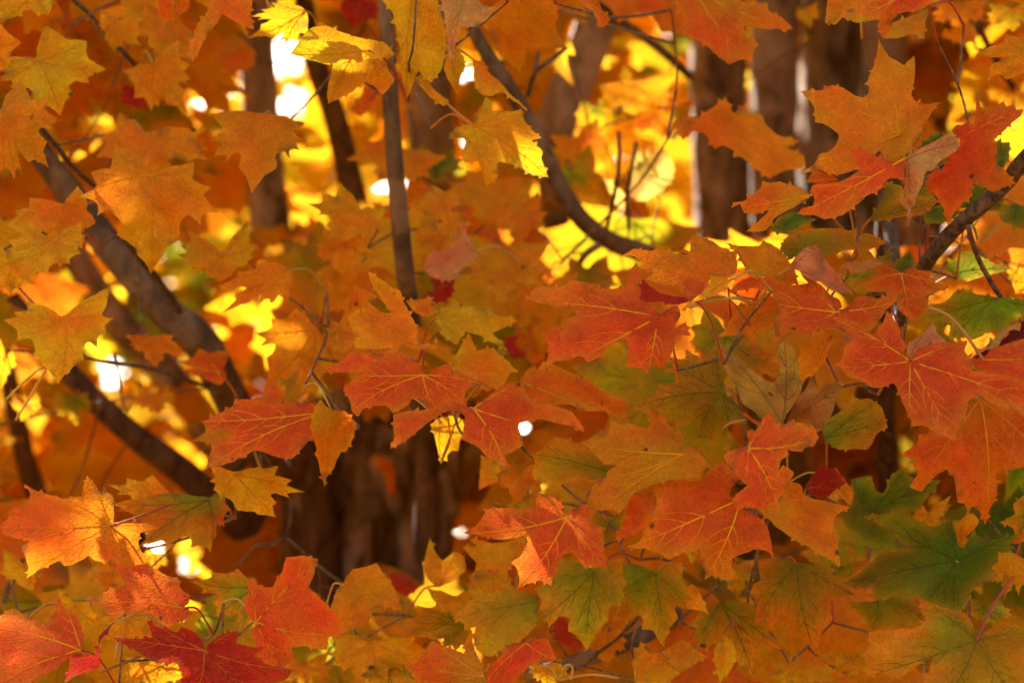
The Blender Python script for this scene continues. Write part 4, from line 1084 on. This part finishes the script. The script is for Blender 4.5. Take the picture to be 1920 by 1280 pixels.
PROTO = {}
def proto(pal, k):
    if (pal, k) not in PROTO:
        rng = random.Random(hash((k, len(pal), ord(pal[0]))) & 0xffff)
        o = refine(flat_outline(rng, 0.10), 0.006, rng, 0.05)
        PROTO[(pal, k)] = build_leaf_mesh('leaf', o, pal, 300 + k * 7 + ord(pal[0]), spacing=0.014, veins=True, curl=1.2)
    return PROTO[(pal, k)]

def zone_palette(px, py, rng):
    u = rng.random()
    if px > 1250 and py > 700: return 'OG' if u < .38 else 'A' if u < .62 else 'YG' if u < .78 else 'G' if u < .88 else 'O'
    if px > 1250 and py > 350: return 'O' if u < .35 else 'OG' if u < .6 else 'A' if u < .8 else 'G' if u < .93 else 'OR'
    if py > 950: return 'A' if u < .4 else 'O' if u < .65 else 'OG' if u < .92 else 'OR'
    return 'A' if u < .56 else 'O' if u < .76 else 'OG' if u < .88 else 'OR' if u < .90 else 'YG'

def orient(n, tip):
    v = (tip - n * tip.dot(n))
    v = v.normalized() if v.length > 1e-6 else n.orthogonal().normalized()
    u = v.cross(n)
    return u, v
rf = random.Random(4242)
n_fill = {TREE_A.name: 0, TREE_B.name: 0}
def n_of(root): return sum(1 for l in LEAVES if l[4] is root)
cap_leaves = 298
EXTRA = {TREE_A.name: [], TREE_B.name: []}
counts = {TREE_A.name: n_of(TREE_A), TREE_B.name: n_of(TREE_B)}
cells = {}
tries = 0
while tries < 16000:
    tries += 1
    d = 1.95 + (1.0 if tries < 5000 else 1.9) * rf.random() ** 1.2
    px, py = rf.uniform(-130, 2050), rf.uniform(-110, 1390)
    size = rf.uniform(.95, 1.3)
    rp = 0.095 * size * FPX / d
    root = TREE_A if px < 960 else TREE_B
    if counts[root.name] >= cap_leaves and d < 2.08: continue
    if blocked(px, py, rp, d): continue
    p = at(px, py, d)
    bad = False
    for li_, l in enumerate(LEAVES):
        dd = math.hypot(px - l[2][0], py - l[2][1])
        if l[3] > d and l[3] > 1.88 and li_ < N_TRACED and dd < (.75 if l[3] > 2.2 else .55) * (rp + l[1]): bad = True; break
        if abs(l[3] - d) < .10 and dd < .31 * (rp + l[1]): bad = True; break
    if bad: continue
    pal = zone_palette(px, py, rf)
    me = proto(pal, rf.randrange(5))
    rest = counts[root.name] >= cap_leaves
    n = (-ray(px, py).normalized() + Vector((rf.gauss(0, .35), rf.gauss(0, .2), rf.gauss(.35, .35)))).normalized()
    tip = Vector((rf.gauss(-.1, .7), rf.gauss(-.2, .3), -1)).normalized()
    u, v = orient(n, tip)
    M = Matrix(((u.x, v.x, n.x, p.x), (u.y, v.y, n.y, p.y), (u.z, v.z, n.z, p.z), (0, 0, 0, 1))) @ Matrix.Scale(size, 4)
    M.translation = p - v * (0.045 * size)
    if shades_lit(M.translation, u, v, n, .10 * size): continue
    if rest:                            # past the limit: they go into the crown's foliage
        EXTRA[root.name].append((me, M))
        LEAVES.append((M.translation.copy(), rp, (px, py), d, root, v, None, n))
        continue
    ob = link(bpy.data.objects.new('leaf', me))
    ob.matrix_world = M
    under(ob, root)
    counts[root.name] += 1
    LEAVES.append((M.translation.copy(), rp, (px, py), d, root, v, ob, n))

# ------------------------------------------------------------------ stalks and the fine twigs that carry the leaves
SK = {r.name: np.array([tuple(p) for p in SKEL[r.name]]) for r in (TREE_A, TREE_B)}
allsk = {k: v.copy() for k, v in SK.items()}
PET = {'A': (0.42, 0.15, 0.03)}
nodes = []
print('leaves', len(LEAVES), N_TRACED, counts, [len(v) for v in EXTRA.values()])
for li, (O, rp, pxy, d, root, cdir, ob, n) in enumerate(LEAVES):
    if ob is None: continue
    rng = random.Random(9000 + li)
    back = (-cdir * .35 - n * rng.uniform(.7, 1.1) + Vector((rng.gauss(0, .2), .25, rng.gauss(.1, .2)))).normalized()
    Lp = rng.uniform(.045, .075)
    end = O + back * Lp + Vector((0, .012, -.004))
    mid = O + back * Lp * .5 + Vector((0, 0, .006))
    me, o = tube_mesh('petiole', spline([O + n * -.0006, mid, end], 4), [.0008] * 4 + [.00075] * 3 + [.0011] * 2, 5, M_VEIN, colr=rng.choice([(.45, .16, .03), (.42, .07, .03), (.48, .26, .05)]))
    po = link(bpy.data.objects.new('petiole', me))
    po.parent = ob
    po.matrix_parent_inverse = ob.matrix_world.inverted() if False else Matrix.Identity(4)
    mw = Matrix(ob.matrix_basis)          # the leaf's world placement
    po.matrix_basis = mw.inverted() @ Matrix.Translation(o)
    nodes.append((root, end))
order = sorted(range(len(nodes)), key=lambda k: np.linalg.norm(allsk[nodes[k][0].name] - np.array(tuple(nodes[k][1])), axis=1).min())
for k in order:
    root, e = nodes[k]
    S = allsk[root.name]
    dd = np.linalg.norm(S - np.array(tuple(e)), axis=1)
    # prefer growing from further back in the crown
    pen = dd + 0.9 * np.maximum(0, e.y + .02 - S[:, 1])
    j = int(np.argmin(pen)); q = Vector(S[j])
    if dd[j] < .004: continue
    rng = random.Random(k)
    vw = (e - CL).normalized()
    m1 = q.lerp(e, .5) + vw * min(.2, dd[j] * .35) + Vector((rng.gauss(0, .04), 0, rng.gauss(0, .04))) * dd[j]
    path = spline([q, m1, e], 9)
    r0 = min(.0017, .0009 + .0025 * dd[j])
    me, o = tube_mesh('twig', path, list(np.linspace(r0, .0008, len(path))), 6, M_SHOOT, 0.1, k)
    ob = link(bpy.data.objects.new('twig', me)); ob.location = o
    under(ob, root)
    allsk[root.name] = np.vstack([S, np.array([tuple(p) for p in path[3:]])])

# stalks that show plainly in the photograph
for t, line, w, c in [('n', '1330,545,1.60 1480,500,1.61 1640,475,1.62 1720,485,1.63 1800,520,1.64', 6, (.45, .26, .05)),
                      ('n', '1400,520,1.62 1560,485,1.63 1700,470,1.64 1850,490,1.66', 5, (.45, .22, .05)),
                      ('k', '1320,450,1.60 1430,490,1.60 1510,560,1.60 1580,650,1.60 1665,775,1.61', 6, (.48, .20, .06)),
                      ('b', '570,560,1.80 660,640,1.79 745,708,1.78', 5, (.5, .2, .04)),
                      ('i', '1655,1035,1.58 1690,950,1.60 1760,820,1.63 1850,690,1.66 1900,610,1.72', 6, (.40, .07, .03)),
                      ('g', '625,395,1.68 760,350,1.70 960,275,1.74', 5, (.42, .09, .03)),
                      ('g', '570,1215,1.6 680,1170,1.62 790,1125,1.64', 5, (.42, .14, .03)),
                      ('h', '1090,1180,1.66 1180,1190,1.66 1220,1250,1.66 1260,1180,1.66 1300,1190,1.66 1290,1260,1.66', 5, (.48, .28, .05)),
                      ('h', '1220,1260,1.66 1400,1230,1.66 1560,1250,1.66', 5, (.48, .26, .05)),
                      ('j', '985,220,1.70 1050,180,1.69 1130,168,1.68', 6, (.5, .2, .04)),
                      ('j', '1120,120,1.62 1180,170,1.62 1230,200,1.62', 6, (.5, .14, .03)),
                      ('d', '40,960,1.8 140,860,1.79 250,770,1.78', 5, (.6, .33, .06)),
                      ('d', '90,1080,1.8 180,930,1.79 260,790,1.78', 5, (.6, .33, .06)),
                      ('k', '1330,8,1.74 1450,25,1.74 1560,75,1.74', 4, (.4, .22, .05)),
                      ('k', '1640,50,1.72 1700,0,1.72 1760,-60,1.73', 4, (.25, .26, .06)),
                      ('l', '1182,1120,1.6 1180,1180,1.6 1172,1240,1.62', 6, (.5, .22, .12)),
                      ('l', '1550,1180,1.72 1600,1260,1.72 1620,1330,1.74', 5, (.3, .25, .06))]:
    ox, oy, kk = TILE[t]
    ps = []
    for q in line.split():
        x, y, d = [float(v) for v in q.split(',')]
        ps.append(at(ox + x / kk, oy + y / kk, d))
    path = spline(ps, 6)
    me, o = tube_mesh('leaf_stalk', path, [w * 1.62 / FPX / 2] * len(path), 6, M_VEIN, colr=c)
    ob = link(bpy.data.objects.new('leaf_stalk', me)); ob.location = o
    under(ob, TREE_A if ps[0].x < 0 else TREE_B)

# ------------------------------------------------------------------ the rest of both crowns: too many to count
def simple_leaf():
    rng = random.Random(5)
    o = flat_outline(rng, 0.078)
    keep = [k for k in range(len(o)) if k % 2 == 0]
    P = np.array([o[k] for k in keep])
    return P
SL = simple_leaf()
def crown_mesh(name, items, seed):
    """items: list of (position, normal, tip direction, size, colour)"""
    nP = len(SL); nv = nP + 1
    V = np.zeros((len(items) * nv, 3)); C = np.zeros((len(items) * nv, 4), np.float32); C[:, 3] = 1
    rad = np.hypot(SL[:, 0], SL[:, 1])
    for q, (p, n, tip, s, c) in enumerate(items):
        u, v = orient(n, tip)
        z = -0.07 * (rad / .078) ** 2 * .078 * s
        pos = np.array(tuple(p))[None, :] + np.outer(SL[:, 0] * s, tuple(u)) + np.outer((SL[:, 1] - .035) * s, tuple(v)) + np.outer(z, tuple(n))
        V[q * nv] = np.array(tuple(p)) - np.array(tuple(v)) * .035 * s
        V[q * nv + 1:q * nv + nv] = pos
        C[q * nv:(q + 1) * nv, :3] = c
    tri = np.array([[0, 1 + k, 1 + (k + 1) % nP] for k in range(nP)])
    F = (tri[None, :, :] + (np.arange(len(items)) * nv)[:, None, None]).reshape(-1, 3)
    me = bpy.data.meshes.new(name)
    me.from_pydata(V.tolist(), [], F.tolist())
    me.materials.append(M_FOLIAGE)
    ca = me.color_attributes.new('Col', 'FLOAT_COLOR', 'POINT')
    ca.data.foreach_set('color', C.ravel())
    me.update()
    return me
def merge_extra(me, extra):
    """add copies of the detailed leaves to the foliage mesh"""
    Vs, Fs, Cs, Ms, base = [], [], [], [], 0
    for m_, M in extra:
        nv = len(m_.vertices)
        co = np.empty(nv * 3, np.float32); m_.vertices.foreach_get('co', co); co = co.reshape(-1, 3)
        A = np.array(M)
        Vs.append(co @ A[:3, :3].T + A[:3, 3]); 
        cc = np.empty(nv * 4, np.float32); m_.color_attributes['Col'].data.foreach_get('color', cc); Cs.append(cc)
        Fs += [tuple(base + v for v in p.vertices) for p in m_.polygons]
        Ms += [p.material_index for p in m_.polygons]
        base += nv
    e = bpy.data.meshes.new('foliage')
    e.from_pydata(np.vstack(Vs).tolist(), [], Fs)
    e.materials.append(M_FOLIAGE); e.materials.append(M_VEIN)
    e.polygons.foreach_set('material_index', Ms)
    e.polygons.foreach_set('use_smooth', [True] * len(Fs))
    e.color_attributes.new('Col', 'FLOAT_COLOR', 'POINT').data.foreach_set('color', np.concatenate(Cs))
    e.update()
    return e
def pal_col(pal, rng):
    c = np.array(PAL[pal][1]) * np.array([rng.uniform(.85, 1.1), rng.uniform(.75, 1.25), rng.uniform(.8, 1.2)])
    c[1] *= 1.22
    return tuple(np.clip(c, 0.002, .9))
rc = random.Random(31)
crown = {TREE_A.name: [], TREE_B.name: []}
CEN = Vector((0.05, 3.9, 3.6))
RAD = Vector((2.7, 2.35, 2.9))
N_CROWN = 32000
while sum(len(v) for v in crown.values()) < N_CROWN:
    q = Vector((rc.uniform(-1, 1), rc.uniform(-1, 1), rc.uniform(-1, 1)))
    if q.length > 1 + .12 * noise.noise(q * 3): continue
    p = Vector((CEN.x + q.x * RAD.x, CEN.y + q.y * RAD.y, CEN.z + q.z * RAD.z))
    if p.z < .9: continue
    t = to_px(p)
    s = rc.uniform(.85, 1.3)
    if t is not None:
        px, py, d = t
        rp = .08 * s * FPX / d
        if -140 < px < 2060 and -150 < py < 1430:
            if d < 3.0: continue
            if d < 3.4 and rc.random() < .5: continue
            if blocked(px, py, rp, d): continue
        elif d < 1.5: continue
        elif -400 < px < 2300 and -1500 < py < 0 and d < 3.4 and rc.random() < .62: continue
    u = rc.random()
    pal = 'A' if u < .60 else 'O' if u < .74 else 'OG' if u < .85 else 'YG' if u < .96 else 'G'
    out = (p - Vector((CEN.x, CEN.y, 2.0))).normalized()
    n = (Vector((0, 0, .9)) + out * .6 + Vector((rc.gauss(0, .4), rc.gauss(0, .4), 0))).normalized()
    tip = (out * .6 + Vector((rc.gauss(0, .5), rc.gauss(0, .5), -.7))).normalized()
    u_, v_ = orient(n, tip)
    if shades_lit(p - v_ * .035 * s, u_, v_, n, .078 * s): continue
    crown[(TREE_A if p.x < .0 + rc.gauss(0, .25) else TREE_B).name].append((p, n, tip, s, pal_col(pal, rc)))
for k in range(N_FRONT):                     # extra leaves added round each gap to keep the sun flecks small
    got, c0, lr = 0, Vector(LW[k]), LR[k]
    for _ in range(160):
        if got >= 26: break
        p = c0 + SUN_DIR * rc.uniform(1.3, 4.2) + Vector((rc.gauss(0, 1), rc.gauss(0, 1), rc.gauss(0, 1))).normalized() * rc.uniform(lr + .02, lr + .10)
        t = to_px(p)
        if t[2] < 3.0 and -140 < t[0] < 2060 and -150 < t[1] < 1430: continue
        n = (SUN_DIR + Vector((rc.gauss(0, .4), rc.gauss(0, .4), rc.gauss(0, .4)))).normalized()
        tip = Vector((rc.gauss(0, 1), rc.gauss(0, 1), rc.gauss(-.4, 1))).normalized()
        s = rc.uniform(.85, 1.25)
        u_, v_ = orient(n, tip)
        if shades_lit(p - v_ * .035 * s, u_, v_, n, .078 * s): continue
        crown[(TREE_A if p.x < 0 else TREE_B).name].append((p, n, tip, s, pal_col('A' if rc.random() < .6 else 'O', rc)))
        got += 1
for root in (TREE_A, TREE_B):
    ob = link(bpy.data.objects.new('foliage', crown_mesh('foliage', crown[root.name], 1)))
    tag(ob, kind='stuff')
    under(ob, root)
    if EXTRA[root.name]:
        ob = link(bpy.data.objects.new('foliage', merge_extra(None, EXTRA[root.name])))
        tag(ob, kind='stuff')
        under(ob, root)

# ------------------------------------------------------------------ trees beyond
def far_tree(px, d, h, rx, pals, n, label, seed, group=None):
    rng = random.Random(seed)
    b = at(px, 640, d); b.z = 0
    root = tree_root('background_tree', b, label, group)
    tr = [Vector((b.x + .25 * noise.noise(Vector((seed, k, 0))), b.y, h * .85 * k / 6 - .1)) for k in range(7)]
    me, o = tube_mesh('trunk', spline(tr, 3), list(np.linspace(.16, .03, 19)), 10, M_ROUGH, .08, seed)
    ob = link(bpy.data.objects.new('trunk', me)); ob.location = o; under(ob, root)
    for k in range(5):
        z0 = h * rng.uniform(.25, .6); a = rng.uniform(0, 6.3)
        e = Vector((b.x + math.cos(a) * rx * .6, b.y + math.sin(a) * rx * .6, z0 + h * .22))
        me, o = tube_mesh('limb', spline([Vector((b.x, b.y, z0)), Vector((b.x, b.y, z0)).lerp(e, .5) + Vector((0, 0, .1)), e], 4), list(np.linspace(.06, .015, 9)), 7, M_ROUGH, .06, k)
        ob = link(bpy.data.objects.new('limb', me)); ob.location = o; under(ob, root)
    items = []
    clumps = [Vector((rng.gauss(0, .5), rng.gauss(0, .5), rng.gauss(0, .5))) for _ in range(26)]
    while len(items) < n:
        c = rng.choice(clumps)
        q = c + Vector((rng.gauss(0, .16), rng.gauss(0, .16), rng.gauss(0, .14)))
        if q.length > 1.25: continue
        p = Vector((b.x + q.x * rx, b.y + q.y * rx, h * .58 + q.z * h * .36))
        if p.z < .6: continue
        t = to_px(p)
        if t and any((t[0] - x) ** 2 + (t[1] - y) ** 2 < (r * .8 + .045 * FPX / t[2]) ** 2 for x, y, r in SKY_C): continue
        nn = Vector((rng.gauss(0, .5), rng.gauss(0, .5), 1)).normalized()
        items.append((p, nn, Vector((rng.gauss(0, 1), rng.gauss(0, 1), -.6)).normalized(), rng.uniform(1.2, 2.0), pal_col(rng.choice(pals), rng)))
    ob = link(bpy.data.objects.new('crown', crown_mesh('crown', items, seed)))
    tag(ob, kind='stuff')
    under(ob, root)
far_tree(150, 11.5, 6.5, 2.2, ['YG', 'YG', 'A', 'G'], 4500, 'yellow-green tree in full sun beyond the limbs of the slender maple', 61)
far_tree(900, 13.0, 7.5, 2.4, ['A', 'O', 'A'], 3500, 'golden orange tree in the sun far behind the maple stems', 62)
far_tree(1750, 12.0, 6.8, 2.2, ['YG', 'A', 'O'], 3500, 'sunlit tree of mixed yellow and orange beyond the rough trunks', 63)
